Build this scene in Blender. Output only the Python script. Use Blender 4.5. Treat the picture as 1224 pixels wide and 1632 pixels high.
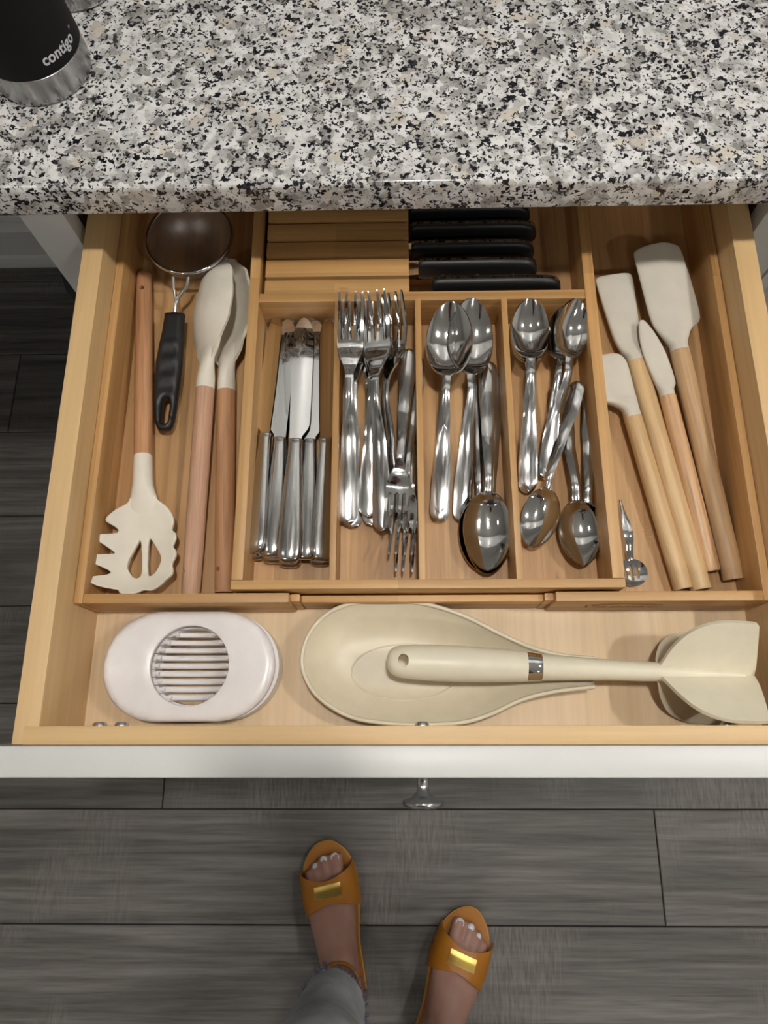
import bpy, bmesh, math, random
from mathutils import Vector, Matrix, Euler, noise as mnoise
from mathutils.geometry import delaunay_2d_cdt

for o in list(bpy.data.objects): bpy.data.objects.remove(o, do_unlink=True)
S = bpy.context.scene
C = S.collection
random.seed(7)
PI = math.pi

# ------------------------------------------------------------------ camera
FPX, CAM_H = 1131.0, 1.39
T, A, RO = math.radians(16.9), math.radians(1.1), math.radians(0.4)
_X = Vector((1, 0, 0)); _U = Vector((0, math.cos(T), math.sin(T))); _F = Vector((0, math.sin(T), -math.cos(T)))
CF = _F * math.cos(A) - _X * math.sin(A); _R = _X * math.cos(A) + _F * math.sin(A)
CR = _R * math.cos(RO) - _U * math.sin(RO); CU = _U * math.cos(RO) + _R * math.sin(RO)
CP = Vector((0, 0, CAM_H))
cam_data = bpy.data.cameras.new('camera'); cam = bpy.data.objects.new('camera', cam_data); C.objects.link(cam)
cam.matrix_world = Matrix.Translation(CP) @ Matrix((CR, CU, -CF)).transposed().to_4x4()
cam_data.sensor_fit = 'VERTICAL'; cam_data.sensor_height = 36.0; cam_data.lens = FPX / 1632 * 36.0
cam_data.clip_start = 0.01
S.camera = cam

# ------------------------------------------------------------------ world, exposure
w = bpy.data.worlds.new('world'); S.world = w; w.use_nodes = True
w.node_tree.nodes['Background'].inputs[0].default_value = (0.9, 0.92, 1, 1)
w.node_tree.nodes['Background'].inputs[1].default_value = 0.25
vs = S.view_settings
vs.view_transform = 'Standard'; vs.look = 'None'; vs.gamma = 1.0; vs.use_curve_mapping = False
vs.exposure = 0.0
CAN_POWER = 270.0                       # emission of the recessed ceiling lamps
CAN_ROW = [(0.08, 0.115, 1.38), (1.25, 0.115, 1.5), (-1.09, 0.115, 0.22),
           (0.08, -1.35, 0.4), (1.25, -1.35, 1.0), (-1.09, -1.35, 0.55)]
CAN_COLOR = (1.0, 0.955, 0.89)

def at_y(u, v, y):
    d = CR * (u - 612) + CU * (816 - v) + CF * FPX
    return CP + d * (y / d.y)
def at(u, v, z):
    d = CR * (u - 612) + CU * (816 - v) + CF * FPX
    return CP + d * ((z - CAM_H) / d.z)

# ------------------------------------------------------------------ helpers
def tag(o, label=None, cat=None, group=None, kind=None):
    if label: o['label'] = label
    if cat: o['category'] = cat
    if group: o['group'] = group
    if kind: o['kind'] = kind
    return o

def empty(name, loc=(0, 0, 0), label=None, cat=None, group=None, parent=None):
    o = bpy.data.objects.new(name, None); C.objects.link(o); o.location = loc
    o.empty_display_size = 0.02
    if parent: o.parent = parent
    return tag(o, label, cat, group)

def finish(name, bm, mat, parent=None, smooth=None):
    bmesh.ops.recalc_face_normals(bm, faces=bm.faces)
    me = bpy.data.meshes.new(name); bm.to_mesh(me); bm.free()
    if smooth is not None:
        me.polygons.foreach_set('use_smooth', [True] * len(me.polygons))
        if smooth < 180: me.set_sharp_from_angle(angle=math.radians(smooth))
    if mat: me.materials.append(mat)
    o = bpy.data.objects.new(name, me); C.objects.link(o)
    if parent: o.parent = parent
    return o

def struct(o): o['kind'] = 'structure'; return o

def add_box(bm, x0, x1, y0, y1, z0, z1):
    vs_ = [bm.verts.new(p) for p in ((x0,y0,z0),(x1,y0,z0),(x1,y1,z0),(x0,y1,z0),(x0,y0,z1),(x1,y0,z1),(x1,y1,z1),(x0,y1,z1))]
    for f in ((0,3,2,1),(4,5,6,7),(0,1,5,4),(1,2,6,5),(2,3,7,6),(3,0,4,7)): bm.faces.new([vs_[i] for i in f])
    return vs_

def box(name, x0, x1, y0, y1, z0, z1, mat, parent=None, bev=0.0012, seg=2):
    bm = bmesh.new(); add_box(bm, x0, x1, y0, y1, z0, z1)
    if bev: bmesh.ops.bevel(bm, geom=list(bm.edges), offset=bev, segments=seg, profile=0.6, affect='EDGES')
    return finish(name, bm, mat, parent, 40)

def add_rings(bm, rings, cap=True, closed=False):
    R = [[bm.verts.new(p) for p in r] for r in rings]
    n = len(R[0])
    for a, b in list(zip(R, R[1:])) + ([(R[-1], R[0])] if closed else []):
        for i in range(n): bm.faces.new((a[i], a[(i+1) % n], b[(i+1) % n], b[i]))
    if cap and not closed:
        bm.faces.new(R[0][::-1]); bm.faces.new(R[-1])

def sgnpow(c, e): return math.copysign(abs(c) ** e, c)

def bar_rings(stations, seg=20):
    """stations along +Y: (y, half width, half height, cx, cz, exponent)"""
    out = []
    for st in stations:
        y, a, b = st[:3]; cx = st[3] if len(st) > 3 else 0; cz = st[4] if len(st) > 4 else 0; e = 2 / (st[5] if len(st) > 5 else 2)
        out.append([(cx + a*sgnpow(math.cos(2*PI*i/seg), e), y, cz + b*sgnpow(math.sin(2*PI*i/seg), e)) for i in range(seg)])
    return out

def catmull(pts, n):
    """resample tuples through the points, n steps per span"""
    P = [tuple(p) for p in pts]; out = []
    for i in range(len(P) - 1):
        p0 = P[max(i-1, 0)]; p1 = P[i]; p2 = P[i+1]; p3 = P[min(i+2, len(P)-1)]
        for k in range(n):
            t = k / n
            out.append(tuple(0.5*((2*b)+(-a+c)*t+(2*a-5*b+4*c-d)*t*t+(-a+3*b-3*c+d)*t**3) for a, b, c, d in zip(p0, p1, p2, p3)))
    out.append(P[-1]); return out

def closed_curve(pts, n):
    P = [tuple(p) for p in pts]; L = len(P); out = []
    for i in range(L):
        p0, p1, p2, p3 = P[i-1], P[i], P[(i+1) % L], P[(i+2) % L]
        for k in range(n):
            t = k / n
            out.append(tuple(0.5*((2*b)+(-a+c)*t+(2*a-5*b+4*c-d)*t*t+(-a+3*b-3*c+d)*t**3) for a, b, c, d in zip(p0, p1, p2, p3)))
    return out

def bar(name, stations, mat, parent=None, seg=20, smooth=50, steps=0):
    st = [tuple(s) + (0, 0, 2)[len(s)-3:] if len(s) < 6 else tuple(s) for s in stations]
    if steps: st = catmull(st, steps)
    st = [(s[0], max(s[1], 1e-4), max(s[2], 1e-4), s[3], s[4], max(s[5], 1.2)) for s in st]
    bm = bmesh.new(); add_rings(bm, bar_rings(st, seg)); return finish(name, bm, mat, parent, smooth)

def tube_rings(pts, rad, seg=12):
    pts = [Vector(p) for p in pts]; out = []; prev = None
    for i, p in enumerate(pts):
        d = (pts[min(i+1, len(pts)-1)] - pts[max(i-1, 0)]).normalized()
        if prev is None:
            up = Vector((0, 0, 1)) if abs(d.z) < .9 else Vector((1, 0, 0)); n = d.cross(up).normalized()
        else: n = (prev - d * prev.dot(d)).normalized()
        prev = n; b = d.cross(n); r = rad[i] if isinstance(rad, (list, tuple)) else rad
        out.append([tuple(p + n*(r*math.cos(2*PI*k/seg)) + b*(r*math.sin(2*PI*k/seg))) for k in range(seg)])
    return out

def tube(name, pts, rad, mat, parent=None, seg=12, closed=False):
    bm = bmesh.new(); add_rings(bm, tube_rings(pts, rad, seg), closed=closed); return finish(name, bm, mat, parent, 60)

def lathe(name, prof, mat, parent=None, seg=40, smooth=35, loc=None, axis='Z'):
    """profile (r, h); axis Z, or Y (h runs along -Y)"""
    rings = []
    for r, h in prof:
        r = max(r, 1e-4)
        rings.append([((r*math.cos(2*PI*i/seg), r*math.sin(2*PI*i/seg), h) if axis == 'Z' else (r*math.cos(2*PI*i/seg), -h, r*math.sin(2*PI*i/seg))) for i in range(seg)])
    bm = bmesh.new(); add_rings(bm, rings); o = finish(name, bm, mat, parent, smooth)
    if loc: o.location = loc
    return o

def add_sheet(bm, rows, th):
    n, m = len(rows), len(rows[0]); P = [[Vector(p) for p in r] for r in rows]
    top, bot = [], []
    for i in range(n):
        a, b = [], []
        for j in range(m):
            du = P[min(i+1, n-1)][j] - P[max(i-1, 0)][j]; dv = P[i][min(j+1, m-1)] - P[i][max(j-1, 0)]
            nn = dv.cross(du)
            nn = nn.normalized() if nn.length > 1e-12 else Vector((0, 0, 1))
            if i in (0, n-1) and dv.length < 1e-5: nn = Vector((0, 0, 1))
            t_ = th(i/(n-1), j/(m-1)) if callable(th) else th
            a.append(bm.verts.new(P[i][j] + nn*t_/2)); b.append(bm.verts.new(P[i][j] - nn*t_/2))
        top.append(a); bot.append(b)
    for i in range(n-1):
        for j in range(m-1):
            bm.faces.new((top[i][j], top[i][j+1], top[i+1][j+1], top[i+1][j])); bm.faces.new((bot[i][j], bot[i+1][j], bot[i+1][j+1], bot[i][j+1]))
    for i in range(n-1):
        bm.faces.new((top[i][0], top[i+1][0], bot[i+1][0], bot[i][0])); bm.faces.new((top[i][-1], bot[i][-1], bot[i+1][-1], top[i+1][-1]))
    for j in range(m-1):
        bm.faces.new((top[0][j], bot[0][j], bot[0][j+1], top[0][j+1])); bm.faces.new((top[-1][j], top[-1][j+1], bot[-1][j+1], bot[-1][j]))

def sheet(name, rows, th, mat, parent=None, smooth=55):
    bm = bmesh.new(); add_sheet(bm, rows, th); return finish(name, bm, mat, parent, smooth)

def inside(p, poly):
    x, y = p; r = False; j = len(poly) - 1
    for i in range(len(poly)):
        xi, yi = poly[i]; xj, yj = poly[j]
        if (yi > y) != (yj > y) and x < (xj-xi)*(y-yi)/(yj-yi)+xi: r = not r
        j = i
    return r

def seg_dist(p, poly, closed=True):
    best = 9; L = len(poly)
    for i in range(L if closed else L-1):
        ax, ay = poly[i]; bx, by = poly[(i+1) % L]; dx, dy = bx-ax, by-ay; q = dx*dx+dy*dy
        t = 0 if q == 0 else max(0, min(1, ((p[0]-ax)*dx+(p[1]-ay)*dy)/q))
        best = min(best, (ax+t*dx-p[0])**2 + (ay+t*dy-p[1])**2)
    return math.sqrt(best)

def add_plate(bm, outline, holes=(), step=0.003, fz=lambda x, y: 0, th=0.002):
    """a thin solid with the given outline and holes, its middle surface at fz, thickness th (number or function)"""
    pts = [Vector(p) for p in outline]; n = len(pts); edges = [(i, (i+1) % n) for i in range(n)]
    for h in holes:
        k = len(pts); pts += [Vector(p) for p in h]; edges += [(k+i, k+(i+1) % len(h)) for i in range(len(h))]
    if step:
        x0 = min(p[0] for p in outline); x1 = max(p[0] for p in outline); y0 = min(p[1] for p in outline); y1 = max(p[1] for p in outline)
        ny = int((y1-y0)/step)+1; nx = int((x1-x0)/step)+1
        for j in range(ny):
            for i in range(nx):
                q = (x0+(i+.5*(j % 2))*step, y0+(j+.5)*step)
                if inside(q, outline) and not any(inside(q, h) for h in holes):
                    if seg_dist(q, outline) > step*.45 and all(seg_dist(q, h) > step*.45 for h in holes): pts.append(Vector(q))
    V, E_, F_, *_ = delaunay_2d_cdt([Vector((p[0], p[1])) for p in pts], edges, [], 0, 1e-7)
    thf = th if callable(th) else (lambda x, y: th)
    keep = []
    for f in F_:
        c = (sum(V[i].x for i in f)/3, sum(V[i].y for i in f)/3)
        if inside(c, outline) and not any(inside(c, h) for h in holes): keep.append(f)
    used = sorted({i for f in keep for i in f})
    top = {}; bot = {}
    for i in used:
        x, y = V[i]; z = fz(x, y); t = thf(x, y)
        top[i] = bm.verts.new((x, y, z+t/2)); bot[i] = bm.verts.new((x, y, z-t/2))
    cnt = {}
    for f in keep:
        bm.faces.new([top[i] for i in f]); bm.faces.new([bot[i] for i in f[::-1]])
        for a, b in ((f[0], f[1]), (f[1], f[2]), (f[2], f[0])): cnt[frozenset((a, b))] = cnt.get(frozenset((a, b)), 0)+1
    for e, k in cnt.items():
        if k == 1:
            a, b = tuple(e); bm.faces.new((top[a], top[b], bot[b], bot[a]))

def plate(name, outline, mat, parent=None, smooth=50, **k):
    bm = bmesh.new(); add_plate(bm, outline, **k); return finish(name, bm, mat, parent, smooth)

def bake(o):
    """apply an object's modifiers"""
    dg = bpy.context.evaluated_depsgraph_get(); dg.update()
    me = bpy.data.meshes.new_from_object(o.evaluated_get(dg)); o.modifiers.clear(); o.data = me

def cut(o, bm):
    bpy.context.view_layer.update(); c = finish('cutter', bm, None); c.matrix_world = o.matrix_world
    m = o.modifiers.new('b', 'BOOLEAN'); m.operation = 'DIFFERENCE'; m.object = c; m.solver = 'EXACT'
    mats = list(o.data.materials); bpy.context.view_layer.update(); bake(o); bpy.data.objects.remove(c, do_unlink=True)
    o.data.materials.clear()
    for q in mats: o.data.materials.append(q)
    o.data.polygons.foreach_set('material_index', [0]*len(o.data.polygons))

def copy_tree(o, parent=None):
    c = o.copy(); C.objects.link(c)
    if parent: c.parent = parent
    for ch in [x for x in C.objects if x.parent == o]: copy_tree(ch, c)
    return c

def orient(o, p0, p1, L=None, roll=0):
    """local +Y runs from p0 to p1"""
    p0, p1 = Vector(p0), Vector(p1); y = (p1-p0).normalized(); x = y.cross(Vector((0, 0, 1))).normalized(); z = x.cross(y)
    M = Matrix((x, y, z)).transposed() @ Matrix.Rotation(roll, 3, 'Y')
    s = (p1-p0).length / L if L else 1
    o.matrix_world = Matrix.Translation(p0) @ M.to_4x4() @ Matrix.Scale(s, 4)

def text_mesh(txt, size, bold=0.0, spacing=1.0, shear=0.0):
    cu = bpy.data.curves.new('t', 'FONT'); cu.body = txt; cu.size = size; cu.offset = bold; cu.align_x = 'CENTER'; cu.align_y = 'CENTER'
    cu.space_character = spacing; cu.shear = shear; cu.resolution_u = 4
    o = bpy.data.objects.new('t', cu); C.objects.link(o); bpy.context.view_layer.update()
    me = bpy.data.meshes.new_from_object(o.evaluated_get(bpy.context.evaluated_depsgraph_get()))
    bpy.data.objects.remove(o, do_unlink=True)
    bm = bmesh.new(); bm.from_mesh(me); return bm

# ------------------------------------------------------------------ materials
def new_mat(name, color=(.8, .8, .8), rough=.5, metal=0.0, spec=0.5):
    m = bpy.data.materials.new(name); m.use_nodes = True; b = m.node_tree.nodes['Principled BSDF']
    b.inputs['Base Color'].default_value = (*color, 1); b.inputs['Roughness'].default_value = rough; b.inputs['Metallic'].default_value = metal
    b.inputs['Specular IOR Level'].default_value = spec
    return m
class N:
    def __init__(s, m): s.m = m; s.t = m.node_tree; s.b = s.t.nodes['Principled BSDF']
    def n(s, typ, **k):
        nd = s.t.nodes.new(typ)
        for a, v in k.items():
            if hasattr(nd, a): setattr(nd, a, v)
            else: nd.inputs[a.replace('_', ' ')].default_value = v
        return nd
    def l(s, a, b): s.t.links.new(a, b)
    def coords(s, scale=(1, 1, 1), rnd=False, loc=(0, 0, 0)):
        tc = s.n('ShaderNodeTexCoord'); mp = s.n('ShaderNodeMapping'); mp.inputs['Scale'].default_value = scale; mp.inputs['Location'].default_value = loc
        if rnd:
            oi = s.n('ShaderNodeObjectInfo'); mul = s.n('ShaderNodeMath', operation='MULTIPLY'); mul.inputs[1].default_value = 37.0; s.l(oi.outputs['Random'], mul.inputs[0])
            ad = s.n('ShaderNodeVectorMath', operation='ADD'); s.l(tc.outputs['Object'], ad.inputs[0]); s.l(mul.outputs[0], ad.inputs[1]); s.l(ad.outputs[0], mp.inputs['Vector'])
        else: s.l(tc.outputs['Object'], mp.inputs['Vector'])
        return mp.outputs[0]
    def noise(s, vec, scale, detail=4, rough=.5, dist=0):
        nd = s.n('ShaderNodeTexNoise'); nd.inputs['Scale'].default_value = scale; nd.inputs['Detail'].default_value = detail; nd.inputs['Roughness'].default_value = rough; nd.inputs['Distortion'].default_value = dist
        s.l(vec, nd.inputs['Vector']); return nd.outputs['Fac']
    def ramp(s, fac, stops, interp='LINEAR'):
        r = s.n('ShaderNodeValToRGB'); cr = r.color_ramp; cr.interpolation = interp
        while len(cr.elements) < len(stops): cr.elements.new(0.5)
        for e, (p, c) in zip(cr.elements, stops): e.position = p; e.color = (*c, 1) if len(c) == 3 else c
        s.l(fac, r.inputs[0]); return r.outputs[0]
    def mix(s, fac, a, b, mode='MIX'):
        m = s.n('ShaderNodeMix', data_type='RGBA', blend_type=mode)
        for sock, v in ((m.inputs[0], fac), (m.inputs[6], a), (m.inputs[7], b)):
            if hasattr(v, 'default_value') or hasattr(v, 'is_linked'): s.l(v, sock)
            else: sock.default_value = v if isinstance(v, (int, float)) else (*v, 1)
        return m.outputs[2]
    def bump(s, h, strength=.1, dist=.001):
        b = s.n('ShaderNodeBump'); b.inputs['Strength'].default_value = strength; b.inputs['Distance'].default_value = dist; s.l(h, b.inputs['Height']); s.l(b.outputs[0], s.b.inputs['Normal'])

def g(v): return (v, v, v)

def wood(name, dark, mid, light, axis, strip=0.0, rough=.45, rnd=False, grain=240, node_marks=False, contrast=.35):
    """long-grained wood; grain runs along axis 0/1/2; strip = width of glued strips"""
    m = new_mat(name, mid, rough); k = N(m)
    sc = [1, 1, 1]; sc[axis] = .035; v = k.coords(tuple(sc), rnd)
    n1 = k.noise(v, grain, 5, .6); n2 = k.noise(v, grain*.16, 3, .5, .6)
    base = k.ramp(n2, [(.3, dark), (.5, mid), (.72, light)])
    fine = k.ramp(n1, [(.3, g(1-contrast)), (.6, g(1.0))])
    col = k.mix(1.0, base, fine, 'MULTIPLY')
    if strip:
        v2 = k.coords((1, 1, 1), rnd); sx = k.n('ShaderNodeSeparateXYZ'); k.l(v2, sx.inputs[0])
        comb = k.n('ShaderNodeCombineXYZ')
        for i in range(3):
            d = k.n('ShaderNodeMath', operation='DIVIDE'); k.l(sx.outputs[i], d.inputs[0]); d.inputs[1].default_value = strip if i != axis else .42
            fl = k.n('ShaderNodeMath', operation='FLOOR'); k.l(d.outputs[0], fl.inputs[0]); k.l(fl.outputs[0], comb.inputs[i])
        wn = k.n('ShaderNodeTexWhiteNoise', noise_dimensions='3D'); k.l(comb.outputs[0], wn.inputs['Vector'])
        tone = k.ramp(wn.outputs['Value'], [(0, (.82, .79, .74)), (.5, (.95, .94, .92)), (1, (1.08, 1.06, 1.03))])
        col = k.mix(1.0, col, tone, 'MULTIPLY')
        if node_marks:
            s3 = [60, 60, 60]; s3[axis] = 16; v3 = k.coords(tuple(s3), rnd); vo = k.n('ShaderNodeTexVoronoi'); vo.inputs['Scale'].default_value = 1.0; k.l(v3, vo.inputs['Vector'])
            mk = k.ramp(vo.outputs['Distance'], [(.03, g(.0)), (.14, g(1))])
            nz = k.noise(v3, .7, 1); gate = k.ramp(nz, [(.56, g(0)), (.6, g(1))])
            inv = k.n('ShaderNodeInvert'); k.l(mk, inv.inputs['Color']); f = k.n('ShaderNodeMix', data_type='RGBA', blend_type='MULTIPLY'); f.inputs[0].default_value = 1
            k.l(inv.outputs[0], f.inputs[6]); k.l(gate, f.inputs[7])
            col = k.mix(f.outputs[2], col, tuple(c*.72 for c in dark))
    k.l(col, k.b.inputs['Base Color']); k.bump(n1, .12, .0006)
    return m

MAPLE = dict(dark=(.61, .40, .185), mid=(.69, .47, .235), light=(.75, .53, .285))
M = {}
M['maple_x'] = wood('maple grain along x', axis=0, grain=170, contrast=.10, **MAPLE)
M['maple_y'] = wood('maple grain along y', axis=1, grain=170, contrast=.10, **MAPLE)
M['maple_floor'] = wood('maple plywood', (.64, .475, .28), (.70, .53, .33), (.74, .57, .37), 1, grain=190, contrast=.12)
BAM = dict(dark=(.44, .235, .085), mid=(.555, .32, .125), light=(.62, .375, .16))
M['bamboo_x'] = wood('bamboo grain along x', axis=0, strip=.0125, node_marks=True, contrast=.16, **BAM)
M['bamboo_y'] = wood('bamboo grain along y', axis=1, strip=.0125, node_marks=True, contrast=.16, **BAM)
M['bamboo_floor'] = wood('bamboo floor', (.46, .25, .105), (.56, .33, .15), (.63, .39, .19), 1, strip=.019, node_marks=True, contrast=.25)
M['burn'] = new_mat('burnt engraving', (.30, .15, .06), .7)
M['beech_pink'] = wood('pinkish beech', (.50, .28, .17), (.58, .345, .225), (.64, .41, .28), 1, rough=.6, rnd=True, grain=420, contrast=.3)
M['beech_orange'] = wood('orange beech', (.47, .235, .11), (.55, .285, .14), (.61, .34, .18), 1, rough=.55, rnd=True, grain=420, contrast=.3)
M['rubber_light'] = wood('pale rubberwood', (.56, .36, .17), (.65, .445, .23), (.70, .50, .28), 1, rough=.5, rnd=True, grain=300, contrast=.25)
M['rubber_mid'] = wood('tan rubberwood', (.46, .28, .13), (.56, .36, .19), (.62, .42, .24), 1, rough=.5, rnd=True, grain=300, contrast=.3)
M['rubber_red'] = wood('reddish acacia', (.44, .22, .09), (.56, .31, .14), (.65, .40, .21), 1, rough=.4, rnd=True, grain=300, contrast=.4)

def plain(name, col, rough, spec=.5, metal=0, nscale=0, nstr=.05, var=.03):
    m = new_mat(name, col, rough, metal, spec)
    k = N(m); v = k.coords((1, 1, 1)); n = k.noise(v, nscale or 60, 3)
    c2 = tuple(min(1, c*(1+var)) for c in col); c1 = tuple(c*(1-var) for c in col)
    k.l(k.ramp(n, [(.3, c1), (.7, c2)]), k.b.inputs['Base Color'])
    if nscale: k.bump(n, nstr, .0005)
    return m
M['silicone_cream'] = plain('cream silicone', (.74, .695, .60), .5, .35)
M['silicone_grey'] = plain('greige silicone', (.60, .565, .485), .5, .35)
M['nylon_cream'] = plain('cream nylon', (.70, .65, .51), .38)
M['rest_cream'] = plain('cream melamine', (.68, .615, .47), .4)
M['white_plastic'] = plain('white plastic', (.78, .75, .75), .28)
M['white_paint'] = plain('white cabinet paint', (.655, .662, .652), .38, var=.008)
M['wall_paint'] = plain('wall paint', (.72, .715, .69), .8)
M['ceil_paint'] = plain('ceiling paint', (.84, .84, .83), .85)
M['black_plastic'] = plain('black plastic', (.012, .012, .013), .42)
M['black_rubber'] = plain('black matte coat', (.006, .006, .0065), .6, .2)
M['bin'] = plain('dark grey bin', (.05, .055, .06), .35)
M['dark'] = plain('dark void', (.01, .009, .008), .9)
M['gold'] = plain('gold metal', (.85, .60, .17), .28, metal=1, nscale=900, nstr=.6)
M['leather'] = plain('mustard leather', (.40, .150, .008), .42, nscale=700, nstr=.15)
M['leather_edge'] = plain('tan leather edge', (.52, .27, .07), .6)
M['print'] = plain('pale grey print', (.55, .56, .6), .6)

def steel(name, col, rough, stretch=None, br=.1):
    m = new_mat(name, g(col), rough, 1.0); k = N(m)
    if stretch is not None:
        sc = [1, 1, 1]; sc[stretch] = .04
        n = k.noise(k.coords(tuple(sc), True), 350, 2); k.l(k.ramp(n, [(.3, g(max(.04, rough-br))), (.7, g(rough+br))]), k.b.inputs['Roughness'])
    else:
        n = k.noise(k.coords((1, 1, 1), True), 120, 5); k.l(k.ramp(n, [(.35, g(max(.03, rough-br))), (.75, g(rough+br))]), k.b.inputs['Roughness'])
    return m
M['steel'] = steel('polished steel', .64, .10, None, .05)
M['steel_handle'] = steel('worn polished steel', .58, .17, 1, .09)
M['steel_brushed'] = steel('brushed steel', .42, .28, 2, .04)
M['blade'] = steel('mirror steel', .80, .06, None, .03)
M['nickel'] = steel('satin nickel', .55, .24, None, .05)
M['chrome'] = steel('chrome', .8, .06, None, .02)
M['zinc'] = steel('zinc screw', .5, .3, None, .05)

def m_granite():
    m = new_mat('speckled granite', (.6, .6, .58), .16); k = N(m); v = k.coords((1, 1, 1))
    # warp for ragged grains
    wn = k.n('ShaderNodeTexNoise'); wn.inputs['Scale'].default_value = 260; wn.inputs['Detail'].default_value = 3; k.l(v, wn.inputs['Vector'])
    sub = k.n('ShaderNodeVectorMath', operation='SUBTRACT'); k.l(wn.outputs['Color'], sub.inputs[0]); sub.inputs[1].default_value = (.5, .5, .5)
    sc = k.n('ShaderNodeVectorMath', operation='SCALE'); k.l(sub.outputs[0], sc.inputs[0]); sc.inputs['Scale'].default_value = .007
    ad = k.n('ShaderNodeVectorMath', operation='ADD'); k.l(v, ad.inputs[0]); k.l(sc.outputs[0], ad.inputs[1]); wv = ad.outputs[0]
    def cells(scale):
        vo = k.n('ShaderNodeTexVoronoi'); vo.inputs['Scale'].default_value = scale; k.l(wv, vo.inputs['Vector'])
        sp = k.n('ShaderNodeSeparateColor'); k.l(vo.outputs['Color'], sp.inputs[0]); return sp.outputs
    big = cells(100); mid = cells(170); small = cells(340)
    base = k.ramp(k.noise(wv, 110, 4), [(.34, (.42, .42, .41)), (.48, (.62, .62, .61)), (.66, (.73, .73, .725))])
    grey = k.ramp(big[0], [(.0, g(1)), (.22, g(.95)), (.46, g(0))], 'LINEAR')
    tone = k.ramp(mid[1], [(0, (.22, .215, .205)), (.5, (.32, .31, .295)), (1, (.45, .44, .42))])
    c = k.mix(grey, base, tone)
    beige = k.ramp(big[1], [(0, g(.9)), (.05, g(.8)), (.085, g(0))], 'LINEAR')
    c = k.mix(beige, c, (.56, .51, .44))
    # black flecks cluster along noise
    clus = k.noise(wv, 70, 3, .6)
    thr = k.n('ShaderNodeMath', operation='MULTIPLY_ADD'); k.l(clus, thr.inputs[0]); thr.inputs[1].default_value = 1.15; thr.inputs[2].default_value = -.375
    lt = k.n('ShaderNodeMath', operation='LESS_THAN'); k.l(small[0], lt.inputs[0]); k.l(thr.outputs[0], lt.inputs[1])
    c = k.mix(lt.outputs[0], c, k.ramp(small[1], [(0, (.004, .004, .007)), (.8, (.012, .012, .018)), (1, (.06, .06, .065))]))
    tiny = cells(620); lt2 = k.ramp(tiny[2], [(0, g(1)), (.05, g(1)), (.055, g(0))], 'CONSTANT')
    c = k.mix(lt2, c, (.03, .03, .035))
    k.l(c, k.b.inputs['Base Color']); return m
M['granite'] = m_granite()

def m_plank():
    m = new_mat('grey wood-look vinyl', (.2, .19, .18), .45); k = N(m); k.b.inputs['Specular IOR Level'].default_value = .35
    v = k.coords((.045, 1, 1), True); n1 = k.noise(v, 150, 6, .65, .3); n2 = k.noise(v, 28, 4, .6, .8)
    v2 = k.coords((1, .12, 1), True); n3 = k.noise(v2, 260, 3, .6)
    vb = k.coords((.5, .5, .5), True); n4 = k.noise(vb, 9, 2)
    c = k.ramp(n2, [(.28, (.066, .061, .057)), (.5, (.130, .121, .114)), (.74, (.208, .196, .185))])
    c = k.mix(1.0, c, k.ramp(n1, [(.3, g(.62)), (.55, g(1)), (.75, g(1.22))]), 'MULTIPLY')
    saw = k.mix(k.ramp(n4, [(.5, g(0)), (.62, g(.55))]), c, k.ramp(n3, [(.35, (.10, .092, .085)), (.65, (.22, .205, .19))]))
    oi = k.n('ShaderNodeObjectInfo'); tone = k.ramp(oi.outputs['Random'], [(0, g(.88)), (1, g(1.14))])
    k.l(k.mix(1.0, saw, tone, 'MULTIPLY'), k.b.inputs['Base Color']); k.bump(n1, .25, .0006); return m
M['plank'] = m_plank()

def m_skin():
    m = new_mat('skin', (.45, .24, .18), .5); k = N(m); v = k.coords((1, 1, 1))
    k.l(k.ramp(k.noise(v, 40, 4), [(.3, (.34, .175, .135)), (.7, (.41, .23, .18))]), k.b.inputs['Base Color'])
    k.b.inputs['Subsurface Weight'].default_value = .12; k.b.inputs['Subsurface Radius'].default_value = (.01, .004, .002); return m
M['skin'] = m_skin()
M['nail'] = plain('silver nail polish', (.62, .62, .64), .25)
def m_denim():
    m = new_mat('washed denim', (.3, .34, .4), .9); k = N(m); v = k.coords((1, 1, 1))
    wv = k.n('ShaderNodeTexWave'); wv.inputs['Scale'].default_value = 520; wv.inputs['Distortion'].default_value = 2; wv.bands_direction = 'DIAGONAL'; k.l(v, wv.inputs['Vector'])
    n = k.noise(v, 30, 4)
    c = k.mix(k.ramp(wv.outputs['Fac'], [(.3, g(.25)), (.8, g(.75))]), (.36, .40, .45), (.66, .68, .69))
    k.l(k.mix(1.0, c, k.ramp(n, [(.3, g(.8)), (.7, g(1.1))]), 'MULTIPLY'), k.b.inputs['Base Color']); k.bump(wv.outputs['Fac'], .2, .0006); return m
M['denim'] = m_denim()
M['hair'] = plain('brown hair', (.09, .05, .03), .5)
M['shirt'] = plain('dark cotton', (.05, .055, .07), .9)
M['screen'] = plain('dark glass', (.02, .02, .022), .08)
M['denim_fray'] = plain('blue denim threads', (.12, .16, .26), .95)
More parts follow.
